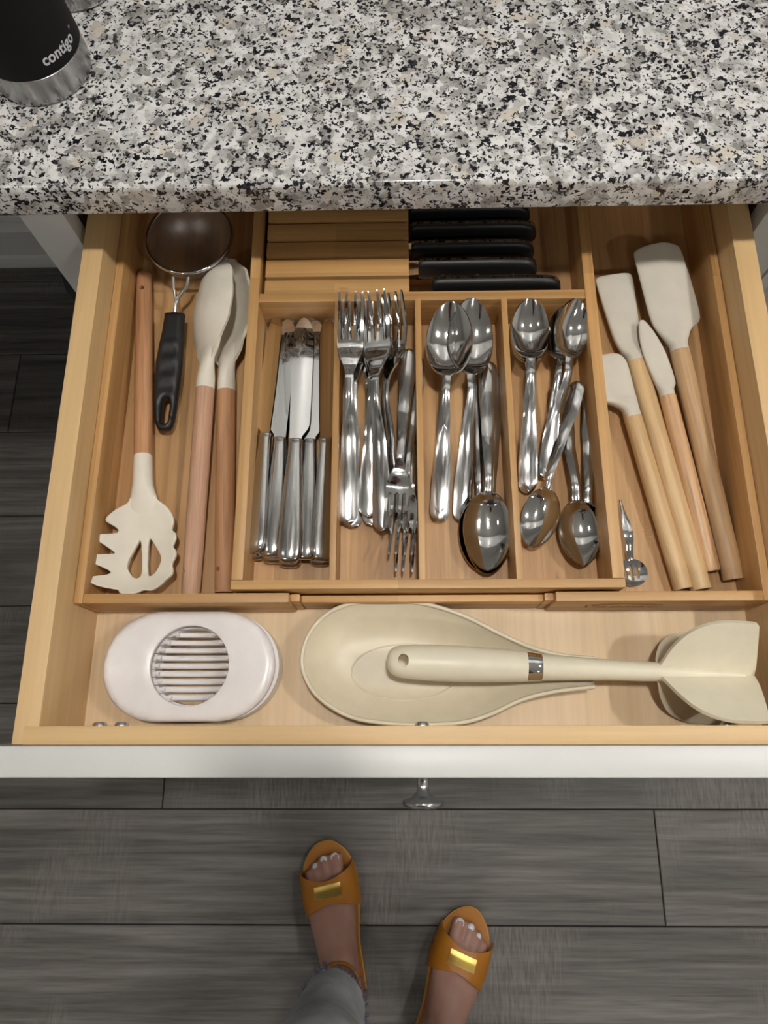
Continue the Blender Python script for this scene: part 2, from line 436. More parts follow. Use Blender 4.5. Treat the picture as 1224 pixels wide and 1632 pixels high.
def m_mesh():
    m = new_mat('fine wire mesh', g(.42), .42, 1.0); k = N(m); t = k.t
    tc = k.n('ShaderNodeTexCoord'); mp = k.n('ShaderNodeMapping'); mp.inputs['Scale'].default_value = (1, 1, 0); k.l(tc.outputs['Object'], mp.inputs['Vector'])
    sx = k.n('ShaderNodeSeparateXYZ'); k.l(mp.outputs[0], sx.inputs[0]); w_ = []
    for i in (0, 1):
        a = k.n('ShaderNodeMath', operation='MULTIPLY'); k.l(sx.outputs[i], a.inputs[0]); a.inputs[1].default_value = 1100
        f = k.n('ShaderNodeMath', operation='FRACT'); k.l(a.outputs[0], f.inputs[0]); lt = k.n('ShaderNodeMath', operation='LESS_THAN'); k.l(f.outputs[0], lt.inputs[0]); lt.inputs[1].default_value = .24; w_.append(lt.outputs[0])
    mx = k.n('ShaderNodeMath', operation='MAXIMUM'); k.l(w_[0], mx.inputs[0]); k.l(w_[1], mx.inputs[1])
    k.l(mx.outputs[0], k.b.inputs['Alpha']); return m
M['mesh'] = m_mesh()
def m_emit(col, s):
    m = bpy.data.materials.new('lamp lens'); m.use_nodes = True; t = m.node_tree; t.nodes.clear()
    e = t.nodes.new('ShaderNodeEmission'); e.inputs[0].default_value = (*col, 1); e.inputs[1].default_value = s
    o = t.nodes.new('ShaderNodeOutputMaterial'); t.links.new(e.outputs[0], o.inputs[0]); return m

# ------------------------------------------------------------------ room
RX0, RX1, RY0, RY1, RZ = -2.3, 2.5, -2.6, 1.045, 2.45
flo = struct(box('floor', RX0, RX1, RY0, RY1, -.05, -.004, M['dark'], bev=0))
PW = .1874; row0 = -.1422
rows_y = [row0 + PW*i for i in range(-14, 8)]
plank_cache = {}
for r, y in enumerate(rows_y):
    y1 = min(y+PW, RY1); y0 = max(y, RY0)
    if y1-y0 < .02: continue
    ri = r-14; anchor = {-1: .4583, 0: -.4345, 4: -.835}.get(ri)
    if anchor is None: anchor = random.uniform(-.6, .6)
    xs = [anchor+1.22*i for i in range(-5, 5)]
    for a, b in zip(xs, xs[1:]):
        a, b = max(a, RX0), min(b, RX1)
        if b-a < .03: continue
        key = (round(b-a, 4), round(y1-y0, 4))
        if key not in plank_cache:
            bm = bmesh.new(); hx, hy = (b-a)/2-.0009, (y1-y0)/2-.0009; add_box(bm, -hx, hx, -hy, hy, -.004, 0)
            top = [e for e in bm.edges if all(v_.co.z > -.001 for v_ in e.verts)]
            bmesh.ops.bevel(bm, geom=top, offset=.0012, segments=1, affect='EDGES')
            p = finish('plank', bm, M['plank'], flo); plank_cache[key] = p.data
        else:
            p = bpy.data.objects.new('plank', plank_cache[key]); C.objects.link(p); p.parent = flo
        p.location = ((a+b)/2, (y0+y1)/2, 0)
struct(box('ceiling', RX0, RX1, RY0, RY1, RZ, RZ+.05, M['ceil_paint'], bev=0))
struct(box('wall_back', RX0-.05, RX1+.05, RY1, RY1+.05, -.05, RZ+.05, M['wall_paint'], bev=0))
struct(box('wall_left', RX0-.05, RX0, RY0, RY1, -.05, RZ+.05, M['wall_paint'], bev=0))
struct(box('wall_right', RX1, RX1+.05, RY0, RY1, -.05, RZ+.05, M['wall_paint'], bev=0))
struct(box('wall_front', RX0-.05, RX1+.05, RY0-.05, RY0, -.05, RZ+.05, M['wall_paint'], bev=0))
def baseboard():
    prof = [(0, 0), (-.026, 0), (-.026, .012), (-.020, .026), (-.014, .030), (-.014, .090), (-.018, .096), (-.018, .112), (-.010, .122), (-.008, .135), (0, .138)]
    bm = bmesh.new(); add_rings(bm, [[(x, RY1+a, z) for a, z in prof] for x in (-1.128, -.352)])
    return finish('baseboard_back', bm, M['white_paint'], None, 30)
struct(baseboard())

# recessed ceiling lamps
def can_light(i, x, y, k, label):
    t = empty('recessed_light', (x, y, RZ), label, 'ceiling light', 'recessed lights in the ceiling')
    lathe('trim_ring', [(.060, .0), (.060, -.006), (.085, -.006), (.088, -.002), (.088, 0), (.086, 0.0)], M['ceil_paint'], t, 32)
    lathe('lens', [(.0001, -.002), (.058, -.002), (.058, -.0002), (.0001, -.0002)], m_emit(CAN_COLOR, CAN_POWER*k), t, 24)
can_names = ['recessed ceiling light above the open drawer', 'recessed ceiling light above the counter to the right', 'recessed ceiling light above the counter to the left',
             'recessed ceiling light behind the standing person', 'recessed ceiling light behind the person to the right', 'recessed ceiling light behind the person to the left']
for i, (x, y, k) in enumerate(CAN_ROW): can_light(i, x, y, k, can_names[i])

# ------------------------------------------------------------------ counter and cabinets
def countertop():
    y0, y1, z0, z1, r = .424, RY1-.002, .882, .915, .005
    prof = [(y1, z0), (y1, z1)]
    for k in range(7): a = PI/2*k/6; prof.append((y0+r-r*math.sin(a), z1-r+r*math.cos(a)))
    r2 = .004
    for k in range(7): a = PI/2*k/6; prof.append((y0+r2-r2*math.cos(a), z0+r2-r2*math.sin(a)))
    bm = bmesh.new(); add_rings(bm, [[(x, y, z) for y, z in prof] for x in (-1.17, 1.30)])
    return tag(finish('countertop', bm, M['granite'], None, 40), 'polished speckled white grey and black granite countertop', 'countertop')
countertop()
box('support_panel', -1.15, -1.13, .46, RY1-.003, 0, .8815, M['white_paint'])
tag(bpy.data.objects['support_panel'], 'white painted panel holding up the far left end of the countertop', 'panel')

def shaker_front(name, x0, x1, z0, z1, yf, parent):
    """flat slab with a recessed centre, facing -Y, back at yf"""
    o = box(name, x0, x1, yf-.019, yf, z0, z1, M['white_paint'], parent, .0015)
    bm = bmesh.new(); add_box(bm, x0+.055, x1-.055, yf-.03, yf-.011, z0+.055, z1-.055); cut(o, bm); return o
def knob(parent, x, y, z):
    k_ = lathe('knob', [(.0085, 0), (.0085, .0015), (.0055, .004), (.0048, .010), (.0055, .015), (.0095, .019), (.0165, .0215), (.0175, .0235), (.0165, .026), (.012, .0275), (.0001, .0282)], M['nickel'], parent, 36, 50, axis='Y')
    k_.location = (x, y, z); return k_
CY = .455
def cabinet(x0, x1, label, opening, drawer_front):
    t = empty('base_cabinet', (x0, CY, 0), label, 'cabinet')
    def b(n, a0, a1, b0, b1, c0, c1, m='white_paint'): return box(n, a0-x0, a1-x0, b0-CY, b1-CY, c0, c1, M[m], t)
    b('side_panel', x0, x0+.018, CY+.02, RY1-.03, .0, .8815); b('side_panel', x1-.018, x1, CY+.02, RY1-.03, .0, .8815)
    b('back_panel', x0+.018, x1-.018, RY1-.042, RY1-.031, .1, .8815, 'maple_x'); b('bottom_panel', x0+.018, x1-.018, CY+.02, RY1-.042, .10, .118, 'maple_x')
    b('toe_kick', x0+.018, x1-.018, CY+.075, CY+.09, 0, .1)
    b('stile', x0, opening[0], CY, CY+.02, .10, .8815); b('stile', opening[1], x1, CY, CY+.02, .10, .8815)
    b('rail', opening[0], opening[1], CY, CY+.02, .858, .8815); b('rail', opening[0], opening[1], CY, CY+.02, .655, .69); b('rail', opening[0], opening[1], CY, CY+.02, .10, .135)
    xm = (x0+x1)/2
    for a0, a1, kx in ((x0+.012, xm-.002, xm-.03), (xm+.002, x1-.012, xm+.03)):
        d = shaker_front('door', a0-x0, a1-x0, .112, .672, -.0005, t); knob(d, kx-x0, -.0195, .61)
    if drawer_front:
        d = shaker_front('drawer_front', x0+.012-x0, x1-.012-x0, .684, .84, -.0005, t); knob(d, xm-x0, -.0195, .762)
    return t
cabinet(-.350, .386, 'white painted base cabinet holding the open cutlery drawer', (-.308, .3435), False)
cabinet(.389, 1.125, 'white painted base cabinet to the right of the open drawer', (.431, 1.083), True)

def wall_cabinet(x0, x1, label):
    y0, z0, z1 = .735, 1.395, 2.25
    t = empty('wall_cabinet', (x0, y0, z0), label, 'cabinet', 'white wall cabinets above the counter')
    W_ = x1-x0; D_ = RY1-.003-y0; H_ = z1-z0
    for a0, a1, b0, b1, c0, c1, n_ in ((0, .018, 0, D_, 0, H_, 'side_panel'), (W_-.018, W_, 0, D_, 0, H_, 'side_panel'), (.018, W_-.018, 0, D_, .02, .038, 'bottom_panel'), (.018, W_-.018, 0, D_, H_-.018, H_, 'top_panel'), (.018, W_-.018, D_-.01, D_, .038, H_-.018, 'back_panel')):
        box(n_, a0, a1, b0, b1, c0, c1, M['white_paint'], t)
    for a0, a1, kx in ((.002, W_/2-.002, W_/2-.03), (W_/2+.002, W_-.002, W_/2+.03)):
        d = shaker_front('door', a0, a1, 0, H_, -.0005, t); knob(d, kx, -.0195, .06)
wall_cabinet(-1.09, -.352, 'white two-door wall cabinet above the knee space')
wall_cabinet(-.348, .386, 'white two-door wall cabinet above the open drawer')
wall_cabinet(.390, 1.125, 'white two-door wall cabinet above the closed base cabinet')

# ------------------------------------------------------------------ the drawer
DX0, DX1, DY0, DY1, DZ0, DZ1, DF = -.2995, .337, -.0125, .575, .705, .82, .737
dr = empty('drawer_box', (0, 0, DZ0), 'pulled-out maple drawer with a white front and round knob', 'drawer')
def dbox(n, a0, a1, b0, b1, c0, c1, m, bev=.0012): return box(n, a0, a1, b0, b1, c0-DZ0, c1-DZ0, M[m], dr, bev)
dbox('side_panel', DX0, DX0+.020, DY0, DY1, DZ0, DZ1, 'maple_y'); dbox('side_panel', DX1-.0205, DX1, DY0, DY1, DZ0, DZ1, 'maple_y')
dbox('box_front', DX0+.0085, DX1-.0085, DY0-.0002, DY0+.014, DZ0, DZ1+.0002, 'maple_x', .0008); dbox('box_back', DX0+.02, DX1-.0205, DY1-.014, DY1, DZ0, DZ1, 'maple_x')
dbox('bottom', DX0+.012, DX1-.012, DY0+.006, DY1-.006, DF-.009, DF, 'maple_floor', 0)
dbox('drawer_front', -.346, .382, -.0362, DY0-.0005, .672, .826, 'white_paint', .0022)
knob(dr, .0195, -.0362, .757-DZ0)
for sx in (-.2435, -.2255, .0185, .262):
    s = lathe('screw_head', [(.0055, 0), (.0055, .001), (.0045, .0028), (.002, .0034), (.0001, .0034)], M['zinc'], dr, 16, 40, axis='Y')
    s.location = (sx, DY0+.0139, .792-DZ0); s.rotation_euler = (0, 0, PI)
for sx0, sx1 in ((DX0-.0062, DX0-.0004), (DX1+.0004, DX1+.0052)): dbox('slide_rail', sx0, sx1, .05, .56, .712, .742, 'zinc', .0006)

# ------------------------------------------------------------------ bamboo tray
TB = DF + .0006
tray = empty('cutlery_tray', (0, 0, TB), 'expandable bamboo cutlery tray with two sliding wings inside the drawer', 'tray')
def tbox(n, a0, a1, b0, b1, c0, c1, m, bev=.0009): return box(n, a0, a1, b0, b1, c0-TB, c1-TB, M[m], tray, bev)
WZ, CZ0, CZ = .790, .752, .797
TY1 = .552
# wings
tbox('wing_floor', -.2780, -.0945, .104, TY1-.002, TB, TB+.006, 'bamboo_floor', 0); tbox('wing_floor', .1345, .3145, .104, TY1-.002, TB, TB+.0062, 'bamboo_floor', 0)
tbox('wing_side', -.2790, -.2712, .1022, TY1, TB, WZ, 'bamboo_y'); tbox('wing_side', .3085, .3158, .1022, TY1, TB, WZ, 'bamboo_y')
tbox('wing_front', -.2712, -.0936, .1022, .1106, TB, WZ, 'bamboo_x'); tbox('wing_front', .1340, .3085, .1022, .1106, TB, WZ, 'bamboo_x')
tbox('wing_back', -.2712, -.0936, TY1-.008, TY1, TB, WZ, 'bamboo_x'); tbox('wing_back', .1340, .3085, TY1-.008, TY1, TB, WZ, 'bamboo_x')
# little rabbet behind the wing ends and the low rail under the centre section
tbox('wing_lip', -.0936, -.0855, .1045, .1110, TB, WZ-.009, 'bamboo_x'); tbox('wing_lip', .1262, .1340, .1045, .1110, TB, WZ-.009, 'bamboo_x')
tbox('lower_rail', -.0850, .1260, .1048, .1110, TB, .7745, 'bamboo_x')
# centre section
tbox('tray_floor', -.1415, .1905, .114, TY1-.01, CZ0-.006, CZ0, 'bamboo_floor', 0)
tbox('side_wall', -.1425, -.1325, .1205, TY1-.009, CZ0-.006, CZ, 'bamboo_y'); tbox('side_wall', .1810, .1915, .1205, TY1-.009, CZ0-.006, CZ, 'bamboo_y')
tbox('front_wall', -.1425, .1915, .1125, .1204, CZ0-.006, CZ, 'bamboo_x'); tbox('back_wall', -.1425, .1915, TY1-.009, TY1-.001, CZ0-.006, CZ, 'bamboo_x')
tbox('cross_wall', -.1325, .1810, .3925, .4025, CZ0, CZ-.0004, 'bamboo_x')
for x in (-.056, .0207, .1032): tbox('divider', x-.0029, x+.0029, .1172, .3945, CZ0, CZ-.0002, 'bamboo_y')
# branded mark on the right wing front
bm = text_mesh('Vaerac', .0175, .0, 1.05, .25)
for v_ in bm.verts:
    x, y, _ = v_.co; v_.co = (.1935 + x*1.35, .10205, .7615 - TB + y)
finish('engraved_mark', bm, M['burn'], tray)
bm = bmesh.new()
for rr in (.030, .036):
    add_rings(bm, [[(.1975 + rr*math.cos(a)*1.2 + q0, .10215 + q1, .7555-TB + rr*math.sin(a)*.62 + q2) for q0, q1, q2 in ((0, 0, .0004), (0, -.0003, 0), (0, 0, -.0004), (0, .0003, 0))] for a in [PI*(.22+.56*k/16) for k in range(17)]])
finish('engraved_arc', bm, M['burn'], tray)

# knife block
kb = empty('knife_block', (-.06, .44, CZ0), 'slotted bamboo knife block behind the fork compartment', 'knife block')
ys = [.4035, .4198, .4234, .4430, .4467, .4634, .4672, .4851, .4889, .5069, .5107, .5290]
for a, b in zip(ys[::2], ys[1::2]): box('slat', -.1285+.06, .0128+.06, a-.44, b-.44, .006, .0405, M['bamboo_x'], kb, .0006)
box('base_board', -.1285+.06, .0128+.06, .4035-.44, .529-.44, 0.0002, .006, M['bamboo_x'], kb, 0)

def steak_knife(x0, x1, y, tilt, label):
    """handle on edge, spine up; blade runs left into a slot"""
    t = empty('kitchen_knife', (x0, y, CZ0+.004), label, 'knife', 'black handled knives in the knife block')
    L = x1-x0; h = .0215; th = .0062
    prof = [(0, .0075, .0300), (.003, .0055, .0318), (.010, .0045, .0322), (L*.35, .0050, .0325), (L*.7, .0055, .0328), (L*.88, .0040, .0320), (L*.96, .0055, .0280), (L*.992, .0095, .0215), (L, .0125, .0185)]
    prof = catmull(prof, 3); rings = []
    for i, (x, zb, zt) in enumerate(prof):
        n = 16; a = th*(1 if i < len(prof)-3 else .75); e = .62; c, hh = (zb+zt)/2, (zt-zb)/2
        rings.append([(x, a*sgnpow(math.cos(2*PI*q/n), e), c+hh*sgnpow(math.sin(2*PI*q/n), e)) for q in range(n)])
    bm = bmesh.new(); add_rings(bm, rings); finish('handle', bm, M['black_plastic'], t, 55)
    rows = [[(x, -.0013, zt+.0002), (x, .0013, zt+.0002)] for x, zb, zt in prof[:-2]]
    sheet('tang', rows,   .0008, M['chrome'], t)
    bx0, bx1 = -.135-x0+.016, .0
    ol = [(bx1+.001, .0318), (bx1+.001, .009), (-.014, .007), (-.016, .003), (bx0+.03, .003), (bx0, .012), (bx0+.02, .0300)]
    b = plate('blade', ol, M['steel'], t, step=0, th=.0012); b.rotation_euler = (PI/2, 0, 0)
    for q in (.2, .5, .8):
        r_ = lathe('rivet', [(.0021, 0), (.0021, .0006), (.0001, .0008)], M['zinc'], t, 12, 40, axis='Y'); r_.location = (L*q, -th+.0002, .014)
    t.rotation_euler = (tilt, 0, 0)
for a in ((.0365, .1641, .4217, -.02, 'black handled knife nearest the fork compartment, pulled furthest out of the block'),
          (.0230, .1420, .4449, .03, 'black handled knife second from the front of the knife block'),
          (.0160, .1405, .4654, .02, 'black handled knife third from the front of the knife block'),
          (.0165, .1440, .4871, .0, 'black handled knife fourth from the front of the knife block'),
          (.0150, .1390, .5089, .0, 'black handled knife furthest back, half under the counter edge')): steak_knife(*a)

# ------------------------------------------------------------------ cutlery prototypes (local +Y from handle end to tip)
def interp(tab, s):
    for (a, p), (b, q) in zip(tab, tab[1:]):
        if s <= b:
            t = 0 if b == a else max(0, (s-a)/(b-a)); t = t*t*(3-2*t); return p+(q-p)*t
    return tab[-1][1]

def flat_handle(wtab, ztab, y1, crown=.0011, end=.010, n=44, m=7):
    rows = []
    for i in range(n):
        y = y1*(i/(n-1))**1.25; wd = interp(wtab, y)
        if y < end: wd *= math.sqrt(max(.004, 1-((end-y)/end)**2.4))
        rows.append([(wd*(2*j/(m-1)-1), y, interp(ztab, y)+crown*(1-(2*j/(m-1)-1)**2)) for j in range(m)])
    return rows

def make_spoon(name, L, bowl_l, bowl_w, hw, depth, pattern=False):
    t = empty(name)
    yb = L-bowl_l; wt = [(0, hw), (L*.15, hw), (L*.42, hw*.62), (yb-.012, .0034), (yb, .0036)]
    zt = [(0, .004), (L*.12, .0030), (L*.35, .0075), (yb-.014, .0150), (yb, .0115)]
    h = sheet('handle', flat_handle(wt, zt, yb), .0017, M['steel_handle'], t)
    if pattern:
        rows = []
        for i in range(24):
            y = .006+(L*.40)*(i/23); wd = interp(wt, y)*.70*math.sqrt(max(.001, 1-(abs(2*i/23-1))**6))
            rows.append([(wd*(2*j/4-1), y, interp(zt, y)+.0011*(1-(.7*(2*j/4-1))**2)+.0009) for j in range(5)])
        sheet('inlay', rows, .0006, M['steel_handle'], h)
    rows = []; n = 40; m = 17
    for i in range(n):
        q = (1-math.cos(PI*i/(n-1)))/2; y = yb + bowl_l*q; p = q**.90
        e = max(0, 1-(2*p-1)**2); wd = bowl_w*e**.56
        wd = max(wd, interp([(0, .0036), (.09, .0056), (.2, .0)], q) if q < .2 else 0, .0006)
        D = depth*max(0, 1-abs(2*q**.85-1)**2.3)
        zr = interp([(0, .0115), (.16, .0085), (.55, .0065), (1, .0085)], q); cr = max(0, 1-q/.14)
        rows.append([(wd*math.sin(PI/2*(2*j/(m-1)-1)), y, zr - D*(1-abs(math.sin(PI/2*(2*j/(m-1)-1)))**2.1) + .0011*cr*(1-math.sin(PI/2*(2*j/(m-1)-1))**2)) for j in range(m)])
    sheet('bowl', rows, .0015, M['steel'], t)
    return t

def make_fork(name, L=.203):
    t = empty(name); y0 = L*.615
    wt = [(0, .0088), (L*.12, .0087), (L*.33, .0060), (y0-.01, .0034), (y0, .0036)]
    zt = [(0, .004), (L*.12, .003), (L*.35, .0075), (y0-.012, .0160), (y0, .0158)]
    sheet('handle', flat_handle(wt, zt, y0), .0019, M['steel_handle'], t)
    W = .0116; ys_ = y0+.033; tip = L
    right = [(.0036, y0), (.0039, y0+.006), (.0060, y0+.013), (.0090, y0+.020), (.0110, y0+.027), (W, ys_)]
    tw = [( .0128, .0094), (.0056, .0022)]
    ol = list(right)
    sl = ys_+.004
    xs = [(.0116, .0088, 1), (.0054, .0024, 1), (-.0024, -.0054, 1), (-.0088, -.0116, 1)]
    for i, (a, b, _) in enumerate(xs):
        c = (a+b)/2; tw_ = .0010
        ol += [(a, sl+.012), (a-.0002, tip-.014), (c+tw_, tip-.003), (c+tw_*.5, tip), (c-tw_*.5, tip), (c-tw_, tip-.003), (b+.0002, tip-.014), (b, sl+.012)]
        if i < 3: ol += [(b, sl+.001), ((b+xs[i+1][0])/2, sl-.0006), (xs[i+1][0], sl+.001)]
    ol += [(-x, y) for x, y in right[::-1]]
    zf = [(y0, .0158), (y0+.016, .0105), (ys_, .0062), (ys_+.022, .0055), (L-.012, .0105), (L, .0145)]
    plate('tines_head', ol, M['steel'], t, step=.0026, fz=lambda x, y: interp(zf, y) + .0009*(1-(x/.0128)**2)*(1 if y < y0+.02 else max(0, 1-(y-y0-.02)/.02)), th=.0021)
    return t

def make_knife(name, sg, L=.238):
    t = empty(name); yb = L*.475
    st = [(0, .004, .0016), (.0012, .0072, .0032), (.006, .0104, .0046), (.018, .0112, .0050), (.045, .0098, .0050), (.085, .0074, .0046), (yb-.006, .0060, .0044), (yb-.001, .0064, .0048), (yb, .0060, .0040)]
    bar('handle', [(y, a, b, 0, .0052, 2.0) for y, a, b in st], M['steel_handle'], t, 28, 60, 2)
    bl = [(-.0046, yb-.002), (.0046, yb-.002), (.0052, yb+.003), (.0085, yb+.008), (.0112, yb+.014), (.0118, yb+.03), (.0116, yb+.07), (.0110, L-.022), (.0090, L-.010), (.0050, L-.002), (.0005, L), (-.0040, L-.004), (-.0070, L-.014), (-.0078, L-.03), (-.0074, yb+.05), (-.0060, yb+.01)]
    plate('blade', [(sg*x, y) for x, y in closed_curve(bl, 3)], M['blade'], t, step=.004, fz=lambda x, y: .0052, th=lambda x, y: .0016*max(.3, 1-max(0, sg*x)/.0135), smooth=35)
    return t

def park(o):        # a prototype: the first placement moves it, later ones copy it
    o['_used'] = 0; return o
spoonA = park(make_spoon('tablespoon', .208, .073, .0218, .0088, .0090)); spoonB = park(make_spoon('tablespoon', .208, .073, .0218, .0088, .0090, True))
teaA = park(make_spoon('teaspoon', .172, .057, .0172, .0076, .0072)); teaB = park(make_spoon('teaspoon', .172, .057, .0172, .0076, .0072, True))
forkA = park(make_fork('dinner_fork')); knifeL = park(make_knife('table_knife', -1)); knifeR = park(make_knife('table_knife', 1))
LEN = {spoonA.name: .208, spoonB.name: .208, teaA.name: .172, teaB.name: .172, forkA.name: .203, knifeL.name: .238, knifeR.name: .238}
def put(proto, tail, zt, tip, zp, label, cat, group, roll=0, L=None):
    o = proto if not proto['_used'] else copy_tree(proto)
    proto['_used'] = 1
    if L is None: L = LEN[proto.name]
    tip_p = at_y(*tip, .3895) if zp is None else at(*tip, zp)
    orient(o, at(tail[0], tail[1], zt), tip_p, L, roll); tag(o, label, cat, group); return o

F0 = CZ0 + .0012
GK, GF, GS, GT = 'table knives in the left compartment', 'dinner forks in the fork compartment', 'tablespoons in the third compartment', 'teaspoons in the right compartment'
K = [(knifeL, (408, 895), F0, (420, 514), F0, 0, 'steel table knife at the very bottom against the left divider wall'),
     (knifeL, (436, 900), F0, (464, 514), F0, 0, 'steel table knife lowest beneath the second knife handle'),
     (knifeR, (462, 907), F0, (490, 514), F0, 0, 'steel table knife lowest in the middle, rounded end nearest the front wall'),
     (knifeR, (511, 904), F0, (531, 516), F0, 0, 'steel table knife lowest beside the fork compartment wall'),
     (knifeL, (409, 884), F0+.0150, (447, 508), F0+.0120, -.50, 'top left table knife, handle slanting with a dark mark near its end'),
     (knifeL, (433, 890), F0+.0105, (462, 514), F0+.0105, -.05, 'second table knife from the left with a bright mirror blade'),
     (knifeR, (461, 898), F0+.0160, (484, 512), F0+.0140, .03, 'middle table knife on top with water spots on its handle end'),
     (knifeR, (488, 894), F0+.0100, (503, 516), F0+.0100, -.04, 'table knife under the right side, between the middle and rightmost handles'),
     (knifeR, (512, 897), F0+.0150, (519, 512), F0+.0150, .50, 'rightmost table knife on top, tilted against the fork compartment wall')]
for pr, a, za, b, zb, roll, lab in K: put(pr, a, za, b, zb, lab, 'knife', GK, roll)
Fk = [((553, 834), F0+.0080, (560, 474), None, .05, 'leftmost dinner fork on top with tines pointing to the knife block'),
      ((561, 841), F0, (566, 488), None, 0, 'dinner fork lowest at the left of the fork compartment, its end peeking out below'),
      ((587, 824), F0+.0095, (598, 486), None, 0, 'dinner fork whose broad oval handle end lies in the middle of the pile'),
      ((594, 838), F0, (588, 492), None, 0, 'dinner fork at the bottom under the oval handle end'),
      ((613, 846), F0+.0110, (603, 474), None, -.30, 'dinner fork with bright white tines, second from the left on top'),
      ((622, 838), F0+.0020, (640, 474), None, -.62, 'dinner fork leaning to the right with dark slanted tines'),
      ((652, 560), F0+.0260, (627, 852), F0+.0240, -.05, 'reversed dinner fork on top with tines pointing towards the drawer front'),
      ((661, 585), F0+.0120, (651, 917), F0+.0110, .05, 'reversed dinner fork lowest with tine tips touching the front wall'),
      ((664, 572), F0+.0180, (641, 890), F0+.0170, .12, 'reversed dinner fork in the middle of the stack by the spoon divider')]
for a, za, b, zb, roll, lab in Fk: put(forkA, a, za, b, zb, lab, 'fork', GF, roll)
Sp = [(spoonA, (734, 832), F0, (749, 480), None, .25, 'tablespoon tucked under the front left spoon with a dark bowl'),
      (spoonB, (700, 830), F0+.006, (720, 485), F0+.050, -.10, 'large tablespoon with scratched bowl at the top left of its compartment'),
      (spoonA, (757, 606), F0+.002, (768, 914), F0, .05, 'reversed tablespoon lowest, its satin handle left of the stack'),
      (spoonA, (790, 598), F0+.004, (774, 918), F0+.004, 0, 'reversed tablespoon in the middle of the nested pair by the front wall'),
      (spoonB, (777, 580), F0+.012, (775, 912), F0+.0085, 0, 'reversed tablespoon on top, its bowl nearest the front wall')]
for pr, a, za, b, zb, roll, lab in Sp: put(pr, a, za, b, zb, lab, 'spoon', GS, roll)
Ts = [(teaA, (839, 787), F0, (841, 487), None, 0, 'teaspoon at the bottom of the nested stack by the left divider'),
      (teaA, (840, 784), F0+.0040, (842, 484), None, 0, 'teaspoon in the middle of the nested stack by the left divider'),
      (teaA, (841, 779), F0+.0085, (844, 481), None, -.05, 'teaspoon on top of the nested stack by the left divider'),
      (teaA, (862, 764), F0, (914, 480), None, .35, 'teaspoon underneath, its bowl leaning on the right tray wall'),
      (teaB, (869, 764), F0+.0060, (903, 492), None, -.12, 'teaspoon with ribbed handle and bright bowl at the top right'),
      (teaA, (940, 632), F0+.003, (931, 900), F0+.001, .15, 'reversed teaspoon lowest, its handle against the right tray wall'),
      (teaA, (893, 618), F0+.003, (926, 905), F0+.006, 0, 'reversed teaspoon whose bowl covers another near the right front corner'),
      (teaB, (922, 612), F0+.014, (848, 876), F0+.006, .30, 'reversed teaspoon lying diagonally across the others, bowl by the divider')]
for pr, a, za, b, zb, roll, lab in Ts: put(pr, a, za, b, zb, lab, 'spoon', GT, roll)

# ------------------------------------------------------------------ left wing utensils
WF = TB + .0062
def round_handle(name, p0, p1, r0, r1, mat, parent, hole=True, hole_at=.018):
    """wood handle: end with a hanging hole at p0"""
    L = (Vector(p1)-Vector(p0)).length
    o = bar(name, [(0, r0*.55, r0*.55), (.0015, r0*.85, r0*.85), (.005, r0, r0), (L*.5, (r0+r1)/2*1.04, (r0+r1)/2*1.04), (L, r1, r1)], mat, parent, 24, 60, 3)
    if hole:
        bm = bmesh.new(); add_rings(bm, [[(.0024*math.cos(2*PI*i/16), hole_at+.0024*math.sin(2*PI*i/16), z) for i in range(16)] for z in (-.05, .05)]); cut(o, bm)
        o.data.polygons.foreach_set('use_smooth', [True]*len(o.data.polygons)); o.data.set_sharp_from_angle(angle=math.radians(50))
    return o, L

